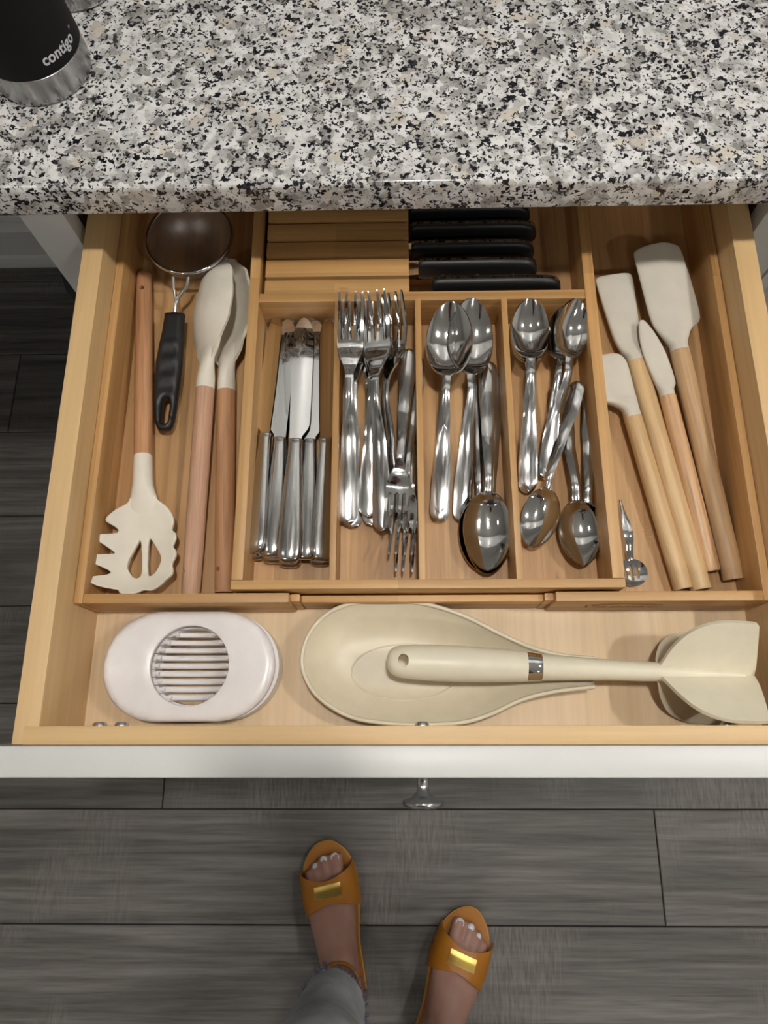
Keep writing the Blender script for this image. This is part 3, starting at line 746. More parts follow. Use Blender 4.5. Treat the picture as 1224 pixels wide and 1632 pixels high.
def pasta_server():
    p0 = at(230, 443, WF+.012); p1 = at(228, 727, WF+.021)
    t = empty('pasta_server', p0, 'cream silicone pasta server with toothed head and beech handle', 'pasta server', 'wooden handled utensils in the left wing')
    o, L = round_handle('handle', p0, p1, .0078, .0086, M['beech_orange'], t)
    hp = at(215, 945, WF+.010)
    Lh = (hp-p1).length
    nk = bar('neck', [(L-.002, .0084, .0084), (L+.01, .0088, .0088), (L+.03, .0096, .0085), (L+.050, .015, .0055, 0, -.004), (L+.066, .018, .002, 0, -.0105)], M['silicone_cream'], t, 24, 60, 3)
    # head: outline with teeth, local coordinates from neck
    b = L+.040
    ol = [(-.010, b), (-.014, b+.006), (-.024, b+.010), (-.033, b+.017), (-.0345, b+.022), (-.027, b+.027), (-.024, b+.0325), (-.040, b+.0345), (-.0425, b+.039), (-.036, b+.044), (-.029, b+.050),
          (-.028, b+.052), (-.046, b+.054), (-.0485, b+.058), (-.042, b+.063), (-.032, b+.068), (-.031, b+.0715), (-.044, b+.0745), (-.046, b+.079), (-.036, b+.085), (-.022, b+.088), (-.0205, b+.0915), (-.012, b+.0935), (-.004, b+.093),
          (.000, b+.0905), (.008, b+.0925), (.016, b+.088), (.020, b+.0835), (.0265, b+.079), (.027, b+.073), (.0255, b+.068), (.030, b+.062), (.030, b+.056), (.0265, b+.052), (.030, b+.046), (.0298, b+.040), (.026, b+.036), (.0285, b+.031), (.028, b+.023), (.022, b+.013), (.014, b+.006), (.010, b)]
    h1 = closed_curve([(-.0052, b+.042), (-.0082, b+.045), (-.0155, b+.060), (-.016, b+.068), (-.0105, b+.0755), (-.006, b+.076), (-.004, b+.068)], 4)
    h2 = closed_curve([(.0028, b+.0415), (.0062, b+.044), (.013, b+.057), (.0135, b+.064), (.008, b+.0735), (.003, b+.0755), (.0015, b+.066)], 4)
    core = [(-.020, b+.010), (-.022, b+.03), (-.025, b+.05), (-.026, b+.07), (-.015, b+.085), (0, b+.088), (.015, b+.083), (.022, b+.07), (.023, b+.05), (.022, b+.03), (.018, b+.012)]
    def fz(x, y):
        q = max(0, (y-b)/.09); r = max(0, abs(x-.002)/.03)
        d = max(0, y-(b+.068))/.025
        return -.012*min(1, q*2.2) + .0075*r**2.2*min(1, q*2.5) + .010*d**2
    ol, h1, h2 = ([(-x, y) for x, y in q_] for q_ in (ol, h1, h2))
    hd = plate('head', closed_curve(ol, 2), M['silicone_cream'], t, holes=(h1, h2), step=.0025, fz=fz, th=.0048)
    md = hd.modifiers.new('s', 'SUBSURF'); md.levels = 1; md.render_levels = 1
    orient(t, p0, p1)
pasta_server()

def silicone_spoon(tail, zt, neck, zn, tip, zp, roll, mat, label):
    p0, p1, p2 = at(*tail, zt), at(*neck, zn), at(*tip, zp)
    t = empty('cooking_spoon', p0, label, 'spoon', 'wooden handled utensils in the left wing')
    o, L = round_handle('handle', p0, p1, .0086, .0090, mat, t)
    Lt = (p2-p0).length; bl = Lt-L
    rows = []; n = 36; m = 15
    for i in range(n):
        q = i/(n-1); y = L+.004+(bl-.004)*q
        wd = interp([(0, .0060), (.14, .0075), (.28, .020), (.46, .0335), (.62, .036), (.80, .0305), (.93, .0165), (1, .0012)], q)
        D = interp([(0, 0), (.2, .0005), (.55, .014), (.8, .012), (1, .0)], q)
        zc = interp([(0, 0), (.2, .000), (.6, .003), (1, .006)], q)
        rows.append([(wd*(2*j/(m-1)-1), y, zc-D*(1-(2*j/(m-1)-1)**2)) for j in range(m)])
    sheet('bowl', rows, lambda a, b_: .0036-.0012*a, M['silicone_cream'], t, 60)
    bar('neck', [(L-.002, .0089, .0089), (L+.010, .0090, .0088), (L+bl*.15, .0092, .0070), (L+bl*.27, .0125, .0035, 0, -.0005), (L+bl*.35, .014, .0016, 0, -.003)], M['silicone_cream'], t, 24, 60, 3)
    orient(t, p0, p1, None, roll)
silicone_spoon((357, 940), WF+.0095, (361, 624), WF+.015, (374, 404), WF+.030, -.55, M['beech_orange'], 'cream silicone spoon lying on its side next to the knife compartment')
silicone_spoon((304, 944), WF+.0092, (327, 620), WF+.022, (352, 402), WF+.038, 2.35, M['beech_pink'], 'cream silicone spoon turned back up, beside the black strainer handle')

def strainer():
    cz = WF+.042; c = at(301, 377, cz)
    t = empty('mesh_strainer', c, 'small round wire mesh strainer with a black handle', 'strainer')
    R_ = .0435; seg = 48
    tube('rim', [(R_*math.cos(2*PI*i/seg), R_*math.sin(2*PI*i/seg), 0) for i in range(seg)], .0020, M['steel'], t, 8, True)
    rings = []
    for k in range(13):
        a = PI/2*k/12; rings.append([(R_*math.cos(a)*math.cos(2*PI*i/seg), R_*math.cos(a)*math.sin(2*PI*i/seg), -.036*math.sin(a)) for i in range(seg)])
    rings[-1] = [(.0005*math.cos(2*PI*i/seg), .0005*math.sin(2*PI*i/seg), -.036) for i in range(seg)]
    bm = bmesh.new(); add_rings(bm, rings, cap=False); finish('mesh_bowl', bm, M['mesh'], t, 180)
    e0 = at(279, 500, WF+.022)-c; e1 = at(262, 688, WF+.012)-c
    for pu in ((276, 441), (300, 441)):
        a = at(*pu, cz)-c; b_ = at(pu[0]+(1 if pu[0] < 290 else -4), 458, WF+.036)-c; d = at(281+(-1 if pu[0] < 290 else 1), 480, WF+.028)-c
        tube('wire', catmull([a, b_, d, e0 + (e0-e1)*-.05], 6), .0018, M['nickel'], t, 8)
    L = (e1-e0).length; Wd = .0098
    ol = [(-.0085, 0), (.0085, 0), (.0098, .005), (.0108, .02), (.0135, .045), (.0140, .065), (.0128, L*.72), (.0108, L*.86), (.0088, L-.008), (.0048, L-.001), (-.0048, L-.001), (-.0085, L-.008), (-.0098, L*.84), (-.0108, L*.7), (-.0118, .065), (-.0116, .045), (-.0105, .02), (-.0098, .005)]
    out = closed_curve(ol, 4); hole = closed_curve([(-.0032, L*.76), (0, L*.73), (.0032, L*.76), (.0034, L*.88), (.0026, L-.009), (0, L-.0075), (-.0026, L-.009), (-.0034, L*.88)], 4)
    def th(x, y):
        d = min(seg_dist((x, y), out), seg_dist((x, y), hole)); return .0045 + .0085*(1-(1-min(1, d/.0055))**2)**.5
    def fz(x, y):
        return .0008*math.sin(max(0, min(1, (y-.03)/.075))*2*PI*4)*(1 if abs(x) < .006 else .3) if .03 < y < .105 else 0
    h = plate('handle', out, M['black_plastic'], t, 60, holes=(hole,), step=.0022, fz=fz, th=th)
    orient(h, e0, e1); h.parent = t
strainer()

# ------------------------------------------------------------------ right wing utensils
def wood_grip(t, L, r0, r1, mat):
    return bar('handle', [(0, r0*.62, r0*.55), (.0012, r0*.9, r0*.82), (.004, r0, r0*.92), (L*.45, r0*1.02, r0*.95), (L*.8, (r0+r1)/2, (r0+r1)/2*.95), (L, r1, r1*.92)], mat, t, 24, 60, 3)
def flat_head(t, L, st, mat, notch=None):
    """(distance past the handle, left half width, right half width, half thickness)"""
    bm = bmesh.new(); seg = 28; rings = []
    for y, wl, wr, hh, e in catmull(st, 4):
        a = max((wl+wr)/2, .0006); cx = (wr-wl)/2
        rings.append([(cx+a*sgnpow(math.cos(2*PI*i/seg), 2/max(e, 2)), L+y, max(hh, .0004)*sgnpow(math.sin(2*PI*i/seg), 2/max(e, 2))) for i in range(seg)])
    add_rings(bm, rings); return finish('head', bm, mat, t, 60)
def spatula(tail, zt, neck, zn, st, label, wmat, r0=.0092, r1=.0088, roll=0, name='spatula', ridge=0):
    p0, p1 = at(*tail, zt), at(*neck, zn); t = empty(name, p0, label, 'spatula', 'spatulas in the right wing')
    L = (p1-p0).length; wood_grip(t, L, r0, r1, wmat)
    h = flat_head(t, L, st, M['silicone_grey'])
    if ridge:       # the ridge where the two planes of the blade meet
        for v_ in h.data.vertices:
            y = v_.co.y-L; k = max(0, min(1, (y-.012)/.02)); v_.co.z += -ridge*abs(v_.co.x-.006)/.03*k + ridge*.4*k
    orient(t, p0, p1, None, roll); return t
NECK = [(-.003, .0091, .0091, .0084, 2.2), (.006, .0091, .0091, .0080, 2.2)]
spatula((1168, 917), WF+.0085, (1083, 560), WF+.024, NECK + [(.014, .0125, .012, .0060, 2.6), (.022, .0160, .0170, .0042, 3), (.030, .0185, .0270, .0032, 3.4), (.042, .0200, .0295, .0027, 3.6), (.080, .0210, .0285, .0023, 3.6), (.106, .0215, .0265, .0019, 3.4), (.114, .0200, .0235, .0016, 3), (.1175, .012, .015, .0010, 2.5)],
        'large flat silicone spatula with a folded centre line, nearest the drawer side', M['rubber_mid'], .0094, .0094, ridge=.006)
spatula((1115, 933), WF+.0085, (1014, 577), WF+.013, NECK + [(.012, .012, .0095, .0062, 2.6), (.022, .0150, .0105, .0046, 3), (.034, .0165, .0120, .0036, 3.4), (.060, .0175, .0160, .0030, 3.6), (.088, .0180, .0195, .0026, 3.6), (.097, .0175, .0195, .0020, 3), (.100, .013, .015, .0012, 2.5)],
        'wide silicone spatula lying flat under the small one, beside the teaspoon compartment', M['rubber_light'], .0096, .0100)
spatula((1133, 907), WF+.0085, (1064, 632), WF+.020, [(-.003, .0072, .0072, .0070, 2.2), (.006, .0074, .0072, .0066, 2.2), (.012, .0085, .0102, .0050, 2.6), (.022, .0105, .0105, .0036, 3), (.045, .0135, .0085, .0026, 3.2), (.065, .0130, .0035, .0020, 3), (.078, .0105, -.002, .0015, 2.6), (.082, .0085, -.0045, .0008, 2.2)],
        'narrow pointed silicone spreader with a reddish wooden handle', M['rubber_red'], .0082, .0078, name='silicone_spreader')
spatula((1088, 935), WF+.0082, (1007, 661), WF+.016, [(-.003, .0082, .0082, .0080, 2.2), (.006, .0084, .0082, .0076, 2.2), (.013, .0150, .0088, .0060, 2.6), (.018, .0240, .0090, .0046, 3), (.026, .0275, .0092, .0040, 3.4), (.048, .0290, .0100, .0034, 3.4), (.058, .0285, .0090, .0028, 3), (.064, .023, .0050, .0018, 2.6), (.066, .016, .0, .0010, 2.2)],
        'short silicone scraper half hidden by the tray wall, with a pale wooden handle', M['rubber_light'], .0086, .0086)

def skimmer():
    p0 = at(985, 800, WF+.004); p1 = at(1012, 935, WF+.004)
    t = empty('slotted_spoon', p0, 'tiny slotted steel spoon in the right wing near the front wall', 'spoon')
    L = (p1-p0).length
    rows = []
    for i in range(24):
        q = i/23; y = (L-.024)*q; wd = interp([(0, .0006), (.55, .0042), (.8, .0030), (1, .0028)], q)
        rows.append([(wd*(2*j/4-1), y, interp([(0, .006), (.6, .010), (1, .002)], q)+.0006*(1-(2*j/4-1)**2)) for j in range(5)])
    sheet('handle', rows, .0014, M['steel'], t)
    cy = L-.013; R_ = .0135
    ol = [(R_*math.cos(2*PI*i/36), cy+R_*.95*math.sin(2*PI*i/36)) for i in range(36)]
    holes = []
    for x0 in (-.0052, 0, .0052):
        hl = .0065 if x0 == 0 else .005; holes.append(closed_curve([(x0-.0012, cy-hl), (x0+.0012, cy-hl), (x0+.0012, cy+hl), (x0-.0012, cy+hl)], 3))
    plate('bowl', ol, M['steel'], t, holes=holes, step=.002, fz=lambda x, y: .0035*((x*x+(y-cy)**2)/R_**2)-.0025, th=.0012)
    orient(t, p0, p1)
skimmer()

# ------------------------------------------------------------------ front strip of the drawer
def egg_slicer():
    cx, cy = -.1815, .0515
    t = empty('egg_slicer', (cx, cy, DF), 'white oval egg slicer with a round slatted window at the drawer front', 'egg slicer')
    def stadium(hl, hh, dx=0, n=28):
        st = hl-hh*1.04; o = []
        for i in range(n+1): a = -PI/2+PI*i/n; o.append((dx+st+hh*1.04*math.cos(a), hh*math.sin(a)))
        for i in range(n+1): a = PI/2+PI*i/n; o.append((dx-st+hh*1.04*math.cos(a), hh*math.sin(a)))
        return o
    ox, R_ = .0010, .0345
    circ = lambda r, n=56: [(ox+r*math.cos(2*PI*i/n), r*math.sin(2*PI*i/n)) for i in range(n)]
    out = stadium(.0745, .0465)
    def dome(x, y):
        d = seg_dist((x, y), out); k = min(1, d/.007); h = math.hypot(x-ox, y)-R_; kh = max(0, 1-max(0, h)/.005)
        return 0.0315+.0028*math.sqrt(max(0, 1-(1-k)**2)) - .0012*kh
    plate('lid', out, M['white_plastic'], t, 60, holes=(circ(R_),), step=.0035, fz=lambda x, y: dome(x, y)-.002, th=.0042)
    bm = bmesh.new()       # raised collar round the window
    add_rings(bm, tube_rings([(ox+(R_+.0015)*math.cos(2*PI*i/56), (R_+.0015)*math.sin(2*PI*i/56), .0315) for i in range(56)], .0021, 8), closed=True); finish('collar', bm, M['white_plastic'], t, 180)
    out2 = stadium(.0735, .0455, .0035)
    plate('base', out2, M['white_plastic'], t, 60, holes=(circ(.0330),), step=0, fz=lambda x, y: .0125, th=.0215)
    n = 9
    for i in range(n):
        y = -.0262+.0540*i/(n-1); hw = math.sqrt(max(1e-5, .0328**2-y*y))
        rows = []
        for k in range(15):
            q = 2*k/14-1; x = ox+hw*q; z = .0195-.0105*(1-q*q)*(hw/.033)
            rows.append([(x, y-.0014, z), (x, y-.0006, z+.0012), (x, y+.0006, z+.0012), (x, y+.0014, z)])
        sheet('slat', rows, .0022, M['white_plastic'], t)
        for s in (-1, 1): box('slat_tab', ox+s*hw-.0035, ox+s*hw+.0035, y-.0015, y+.0015, .0175, .0235, M['white_plastic'], t, .0004, 1)
    for i in range(n+1):
        y = -.0262+.0540*(i-.5)/(n-1); hw = math.sqrt(max(1e-5, R_**2-y*y))
        tube('wire', [(ox-hw, y, .0262), (ox+hw, y, .0262)], .0003, M['steel'], t, 6)
egg_slicer()

def spoon_rest():
    zr = .7655; c0 = at(620, 1055, zr)
    px_ = [(945, 1050), (900, 1046), (850, 1034), (800, 1012), (740, 982), (680, 963), (620, 957), (570, 960), (525, 976), (494, 1008), (481, 1050), (489, 1085), (513, 1116), (560, 1143), (620, 1153), (680, 1155), (740, 1151), (785, 1137), (830, 1116), (880, 1103), (945, 1095)]
    P = [at(u, v, zr) for u, v in px_]
    t = empty('spoon_rest', (c0.x, c0.y, DF), 'cream teardrop spoon rest lying flat under the long cream chopper handle', 'spoon rest')
    ol = catmull([(p.x-c0.x, p.y-c0.y) for p in P], 4)
    e = at(645, 1071, DF+.004)-c0; ea, eb = .0475, .0245
    def fz(x, y):
        d = seg_dist((x, y), ol, False); k = max(0, 1-d/.034); tail = max(0, min(1, (x-.075)/.09))
        z = .0038+.0245*k**2.0*(1-.1*tail)+.006*tail
        return z
    d_ = plate('dish', ol, M['rest_cream'], t, 60, step=.0028, fz=fz, th=.003)
    ring_ = [(e.x+ea*math.cos(2*PI*i/60), e.y+eb*math.sin(2*PI*i/60)) for i in range(60)]
    tube('inner_ring', [(x, y, fz(x, y)+.0016) for x, y in ring_], .0007, M['rest_cream'], t, 6, True)
    rim = [(x, y, fz(x, y)+.0006) for x, y in ol]
    tube('rim', rim, .0019, M['rest_cream'], t, 8)
spoon_rest()

def meat_chopper():
    ax_z = DF+.0405
    p0 = at(617, 1053, ax_z+.004); p1 = at(1052, 1071, ax_z)
    t = empty('meat_chopper', p0, 'long cream nylon meat chopper with a chrome band and finned head', 'meat chopper')
    L = (p1-p0).length; hb = (at(840, 1062, ax_z+.006)-p0).length; he = (at(862, 1062, ax_z+.006)-p0).length
    o = bar('handle', [(0, .004, .003), (.0015, .008, .006), (.006, .0118, .0088), (.018, .0142, .0108), (.05, .0152, .0122), (hb*.8, .0140, .0120), (hb, .0128, .0115)], M['nylon_cream'], t, 32, 60, 4)
    bm = bmesh.new(); add_rings(bm, [[(.0056*math.cos(2*PI*i/20), .0135+.0045*math.sin(2*PI*i/20), z) for i in range(20)] for z in (-.05, .05)]); cut(o, bm)
    o.data.polygons.foreach_set('use_smooth', [True]*len(o.data.polygons)); o.data.set_sharp_from_angle(angle=math.radians(50))
    bar('band', [(hb-.001, .0122, .0112), (hb, .0124, .0114), (he, .0118, .0110), (he+.0008, .0114, .0106)], M['chrome'], t, 32, 40)
    bar('shaft', [(he, .0112, .0104), (he+.01, .0108, .0102), (L*.8, .0088, .0088), (L+.004, .0078, .0078), (L+.03, .0062, .0062), (L+.070, .0038, .0038)], M['nylon_cream'], t, 28, 60, 3)
    R_ = .0545
    pr = [(0.0, L-.004), (.0060, L-.003), (.0100, L-.0005), (.0250, L+.0045), (.0400, L+.0130), (.0490, L+.0235), (.0535, L+.035), (R_, L+.046), (R_-.0002, L+.062), (R_-.0015, L+.0668), (R_-.006, L+.0686), (.030, L+.073), (.012, L+.0765), (0.0, L+.0775)]
    pr = catmull(pr, 3)
    for k in range(4):
        a = PI/4 + PI/2*k
        f = plate('fin', pr, M['nylon_cream'], t, 50, step=.005, th=.0032, fz=lambda x, y: .0012*math.sin(min(1, x/.05)*PI))
        f.rotation_euler = (0, -a, 0)
    orient(t, p0, p1)
meat_chopper()

# ------------------------------------------------------------------ on and under the counter
def bottle():
    c = (-.3062, .5500, .915); t = empty('travel_bottle', c, 'matte black insulated bottle with steel base on the granite counter', 'bottle')
    lathe('base', [(.0001, .0006), (.0395, .0006), (.0418, .002), (.0426, .005), (.0426, .0255), (.0420, .026)], M['steel_brushed'], t, 64)
    lathe('body', [(.0418, .0257), (.0424, .0261), (.0415, .05), (.0398, .10), (.0388, .165), (.036, .178), (.0001, .179)], M['black_rubber'], t, 64, 30)
    lathe('lid', [(.0365, .1785), (.0372, .181), (.0365, .200), (.033, .206), (.0001, .207)], M['black_plastic'], t, 48)
    # find where the lettering sits: rays through its two ends
    def hit(u, v):
        d = (CR*(u-612)+CU*(816-v)+CF*FPX).normalized(); o = CP; r = .0415
        ox, oy = o.x-c[0], o.y-c[1]; a = d.x**2+d.y**2; b = ox*d.x+oy*d.y; q = b*b-a*(ox*ox+oy*oy-r*r); s = (-b-math.sqrt(max(0, q)))/a
        p = o+d*s; return math.atan2(p.y-c[1], p.x-c[0]), p.z-c[2]
    a0, z0 = hit(66, 95); a1, z1 = hit(113, 58)
    bm = text_mesh('contigo', .0126, .0003, 1.02)
    xs = [v_.co.x for v_ in bm.verts]; x0, x1 = min(xs), max(xs); zc = (z0+z1)/2
    bmesh.ops.subdivide_edges(bm, edges=[e for e in bm.edges if e.calc_length() > .002], cuts=2)
    def rad(z): return .0421-.0168*(z-.0316)*1.0 if z > .05 else .0424-.049*(z-.0316)
    for v_ in bm.verts:
        x, y, _ = v_.co; k = (x-x0)/(x1-x0); a = a0+(a1-a0)*k; z = zc+y; r = interp([(.0261, .0424), (.05, .0415), (.10, .0398)], z)+.0003
        v_.co = (r*math.cos(a), r*math.sin(a), z)
    finish('lettering', bm, M['print'], t)
    bm = bmesh.new(); a = a1+.07; z = zc+.0045; r = .0416
    add_rings(bm, tube_rings([(r*math.cos(a+.0011/r*math.cos(q)), r*math.sin(a+.0011/r*math.cos(q)), z+.0011*math.sin(q)) for q in [2*PI*i/14 for i in range(14)]], .00022, 6), closed=True); finish('registered_mark', bm, M['print'], t)
bottle()
t = empty('steel_tumbler', (-.289, .6535, .915), 'brushed steel tumbler behind the black bottle at the frame edge', 'tumbler')
lathe('cup', [(.0001, .0006), (.036, .0006), (.0385, .002), (.0400, .006), (.0405, .08), (.0425, .15), (.0420, .1515), (.0395, .149), (.038, .02), (.0001, .015)], M['steel_brushed'], t, 56)
lathe('rim', [(.0420, .1505), (.0432, .1515), (.0432, .1535), (.0420, .1545), (.0412, .1530)], M['chrome'], t, 56)

t = empty('floor_tub', (-.592, .925, 0), 'low dark grey round tub on the floor beside the cabinet', 'tub')
lathe('body', [(.0001, .001), (.062, .001), (.078, .006), (.094, .022), (.102, .05), (.1045, .10), (.1055, .128), (.1015, .128), (.098, .06), (.0001, .02)], M['bin'], t, 48)
lathe('rim', [(.1015, .127), (.1065, .127), (.108, .130), (.1065, .134), (.1015, .133)], M['bin'], t, 48)

# ------------------------------------------------------------------ the person
def person():
    feet = []
    for side, tip, ankle in ((1, Vector((-.142, -.197)), Vector((-.107, -.350))), (-1, Vector((.132, -.303)), Vector((.076, -.437)))):
        d = (tip-ankle).normalized(); heel = tip - d*.262; feet.append((side, heel, d))
    hips = [Vector((-.085, -.50, .90)), Vector((.085, -.53, .90))]
    bm = bmesh.new(); nails = []; info = []
    SO = .016
    for (side, heel, d), hip in zip(feet, hips):
        nrm = Vector((d.y, -d.x))          # to the person's right (+x)
        inn = side                          # big toe side: left foot +1 (towards +nrm), right foot -1
        def W(x, y, z, heel=heel, d=d, nrm=nrm): p = heel+d*y+nrm*x; return (p.x, p.y, z)
        # foot
        fs = [(.006, .014, .016, .022), (.014, .026, .026, .030), (.035, .031, .034, .038), (.065, .0315, .045, .050), (.095, .0320, .041, .044), (.125, .0360, .033, .036), (.155, .0405, .0255, .030), (.180, .0425, .0190, .0235), (.198, .0400, .0130, .0175), (.208, .033, .0100, .0150)]
        n = 20; add_rings(bm, [[W(a*math.cos(2*PI*i/n)+inn*.004*(y/.2), y, SO+max(.0015, cz+b*math.sin(2*PI*i/n))) for i in range(n)] for y, a, b, cz in catmull(fs, 3)])
        # toes
        for k, (tx, ty, r, ln) in enumerate(((.0235, .243, .0122, .050), (.0035, .244, .0095, .048), (-.0125, .236, .0088, .044), (-.0255, .226, .0080, .040), (-.0365, .212, .0075, .034))):
            x = inn*tx; pts = [W(x*.93, ty-ln, SO+.014), W(x*.97, ty-ln*.55, SO+.0155), W(x, ty-ln*.25, SO+.011), W(x, ty-.004, SO+.0090), W(x, ty, SO+.0085)]
            pts = catmull(pts, 4); m_ = len(pts); rad_ = [r*(1 if i < m_-5 else [1.0, .98, .88, .66, .2][i-(m_-5)]) for i in range(m_)]
            add_rings(bm, tube_rings(pts, rad_, 14))
            nails.append((side, W(x, ty-.0065, SO+.0105+r*.80), r, d))
        # leg
        an = Vector(W(0, .058, SO+.05)); kn = Vector((an.x*.55+hip.x*.45, an.y+.015, .48))
        ls = [(an, .030, .036), (Vector((an.x, an.y, .085+SO)), .0300, .0345), (Vector((an.x, an.y-.004, .135)), .031, .034), (Vector((an.x*.9+kn.x*.1, an.y-.010, .20)), .037, .041), (Vector((an.x*.6+kn.x*.4, an.y-.018, .31)), .051, .056), (kn, .051, .054), (Vector((kn.x*.4+hip.x*.6, hip.y*.6+kn.y*.4, .70)), .070, .075), (hip, .082, .090), (Vector((hip.x*.8, hip.y, .97)), .088, .092)]
        n = 24; add_rings(bm, [[(p[0]+p[3]*math.cos(2*PI*i/n), p[1]+p[4]*math.sin(2*PI*i/n), p[2]) for i in range(n)] for p in catmull([(*q, a, b) for q, a, b in ls], 4)])
        info.append((side, heel, d, nrm, W, an, kn, hip))
    # pelvis
    pc = (hips[0]+hips[1])/2; n = 32
    add_rings(bm, [[(pc.x+.165*s*math.cos(2*PI*i/n), pc.y+.105*s*math.sin(2*PI*i/n), z) for i in range(n)] for z, s in ((.875, .80), (.90, .95), (.94, 1.0), (.98, .95), (1.01, .88))])
    # trunk, neck and head, leaning over the drawer
    def ell(z, cx, cy, a_, b_, n=32): return [(cx+a_*math.cos(2*PI*i/n), cy+b_*math.sin(2*PI*i/n), z) for i in range(n)]
    add_rings(bm, [ell(*q) for q in catmull([(.96, pc.x, pc.y, .155, .10), (1.04, pc.x, pc.y+.01, .132, .092), (1.14, pc.x, pc.y+.02, .138, .098), (1.24, pc.x, pc.y+.03, .160, .108), (1.31, pc.x, pc.y+.035, .172, .092), (1.355, pc.x, pc.y+.04, .13, .066), (1.375, pc.x, pc.y+.045, .07, .055)], 4)])
    hc = Vector((pc.x, pc.y+.105, 1.50))
    add_rings(bm, tube_rings([(pc.x, pc.y+.045, 1.34), (pc.x, pc.y+.06, 1.40), (hc.x, hc.y-.02, 1.46)], [.058, .052, .052], 20))
    tilt = Matrix.Rotation(-.55, 3, 'X')
    def HW(x, y, z): return tuple(hc + tilt @ Vector((x, y, z)))
    hs = [(-.112, .020, .040, .018), (-.100, .036, .060, .020), (-.075, .052, .074, .014), (-.04, .064, .086, .006), (0, .072, .094, 0), (.04, .074, .096, -.004), (.075, .064, .082, -.008), (.098, .040, .052, -.010), (.108, .010, .014, -.010)]
    add_rings(bm, [[HW(a_*math.cos(2*PI*i/24), cy+b_*math.sin(2*PI*i/24), z) for i in range(24)] for z, a_, b_, cy in catmull(hs, 3)])
    add_rings(bm, tube_rings([HW(0, .084, .012), HW(0, .098, -.012), HW(0, .106, -.030), HW(0, .088, -.036)], [.006, .009, .012, .007], 12))     # nose
    for sgn in (-1, 1):
        add_rings(bm, tube_rings([HW(sgn*.066, -.004, .022), HW(sgn*.078, -.012, .010), HW(sgn*.076, -.010, -.018), HW(sgn*.066, -.002, -.030)], [.007, .010, .009, .006], 10))     # ears
    add_rings(bm, tube_rings([HW(-.022, .080, -.062), HW(0, .090, -.060), HW(.022, .080, -.062)], [.004, .007, .004], 10))      # mouth
    # arms and hands holding a phone
    PC = CP - CR*.026 - CU*.051 - CF*.0052
    def PH(x, y, z): return tuple(PC + CR*x + CU*y - CF*z)         # z towards the person
    for sgn in (-1, 1):
        sh = Vector((pc.x+sgn*.165, pc.y+.035, 1.305)); el = Vector((pc.x+sgn*.235, pc.y+.145, 1.085)); wr = Vector(PH(sgn*.082, -.088, .000))
        arm = [(*sh, .050), (*(sh.lerp(el, .45)), .045), (*el, .038), (*(el.lerp(wr, .3)), .037), (*(el.lerp(wr, .8)), .027), (*wr, .024), (*PH(sgn*.070, -.066, .002), .022)]
        ar = catmull(arm, 4); add_rings(bm, tube_rings([q[:3] for q in ar], [q[3] for q in ar], 18))
        add_rings(bm, tube_rings([PH(sgn*.074, -.076, .002), PH(sgn*.063, -.050, .000), PH(sgn*.055, -.022, -.004), PH(sgn*.053, -.006, -.006)], [.020, .021, .019, .012], 16))     # palm
        for k, (yy, ln, rr) in enumerate(((-.004, .030, .0078), (-.022, .036, .0082), (-.040, .032, .0078), (-.056, .022, .0068))):
            f = [(*PH(sgn*.056, yy-.004, -.004), rr*1.1), (*PH(sgn*.050, yy, -.0145), rr), (*PH(sgn*(.042-ln*.35), yy+.001, -.0150), rr*.95), (*PH(sgn*(.040-ln*.8), yy, -.0135), rr*.85), (*PH(sgn*(.039-ln), yy, -.0130), rr*.35)]
            f = catmull(f, 3); add_rings(bm, tube_rings([q[:3] for q in f], [max(.002, q[3]) for q in f], 12))
        th_ = catmull([(*PH(sgn*.064, -.058, .006), .012), (*PH(sgn*.050, -.036, .0135), .0105), (*PH(sgn*.035, -.020, .0140), .0092), (*PH(sgn*.024, -.008, .0132), .0075), (*PH(sgn*.021, -.005, .0128), .003)], 3)
        add_rings(bm, tube_rings([q[:3] for q in th_], [max(.002, q[3]) for q in th_], 12))
    body = finish('person', bm, M['skin'])
    rm = body.modifiers.new('r', 'REMESH'); rm.mode = 'VOXEL'; rm.voxel_size = .0032; rm.use_smooth_shade = True
    sm = body.modifiers.new('s', 'SMOOTH'); sm.iterations = 3; sm.factor = .5
    mt = list(body.data.materials); bake(body); body.data.materials.clear(); body.data.materials.append(mt[0])
    body.data.polygons.foreach_set('use_smooth', [True]*len(body.data.polygons))
    tag(body, 'person standing at the drawer in mustard sandals and cropped frayed jeans', 'person')
    # hair, eyes, shirt, phone
    bm = bmesh.new(); add_rings(bm, [[HW(a_*math.cos(2*PI*i/24), cy+b_*math.sin(2*PI*i/24), z) for i in range(24)] for z, a_, b_, cy in catmull([(-.16, .050, .030, -.075), (-.10, .070, .040, -.062), (-.02, .080, .066, -.036), (.04, .082, .088, -.018), (.08, .072, .088, -.014), (.105, .046, .058, -.012), (.117, .010, .014, -.012)], 3)]); finish('hair', bm, M['hair'], body, 180)
    for sgn in (-1, 1):
        e_ = lathe('eye', [(.0001, -.011), (.006, -.0092), (.0105, -.003), (.0105, .003), (.006, .0092), (.0001, .011)], M['nail'], body, 16, 180); e_.location = HW(sgn*.030, .0765, .006)
        i_ = lathe('iris', [(.0001, -.0035), (.0045, -.002), (.0045, .002), (.0001, .0035)], M['hair'], e_, 12, 180); i_.location = Vector(HW(sgn*.030, .0862, .004))-Vector(HW(sgn*.030, .0765, .006))
    n = 40
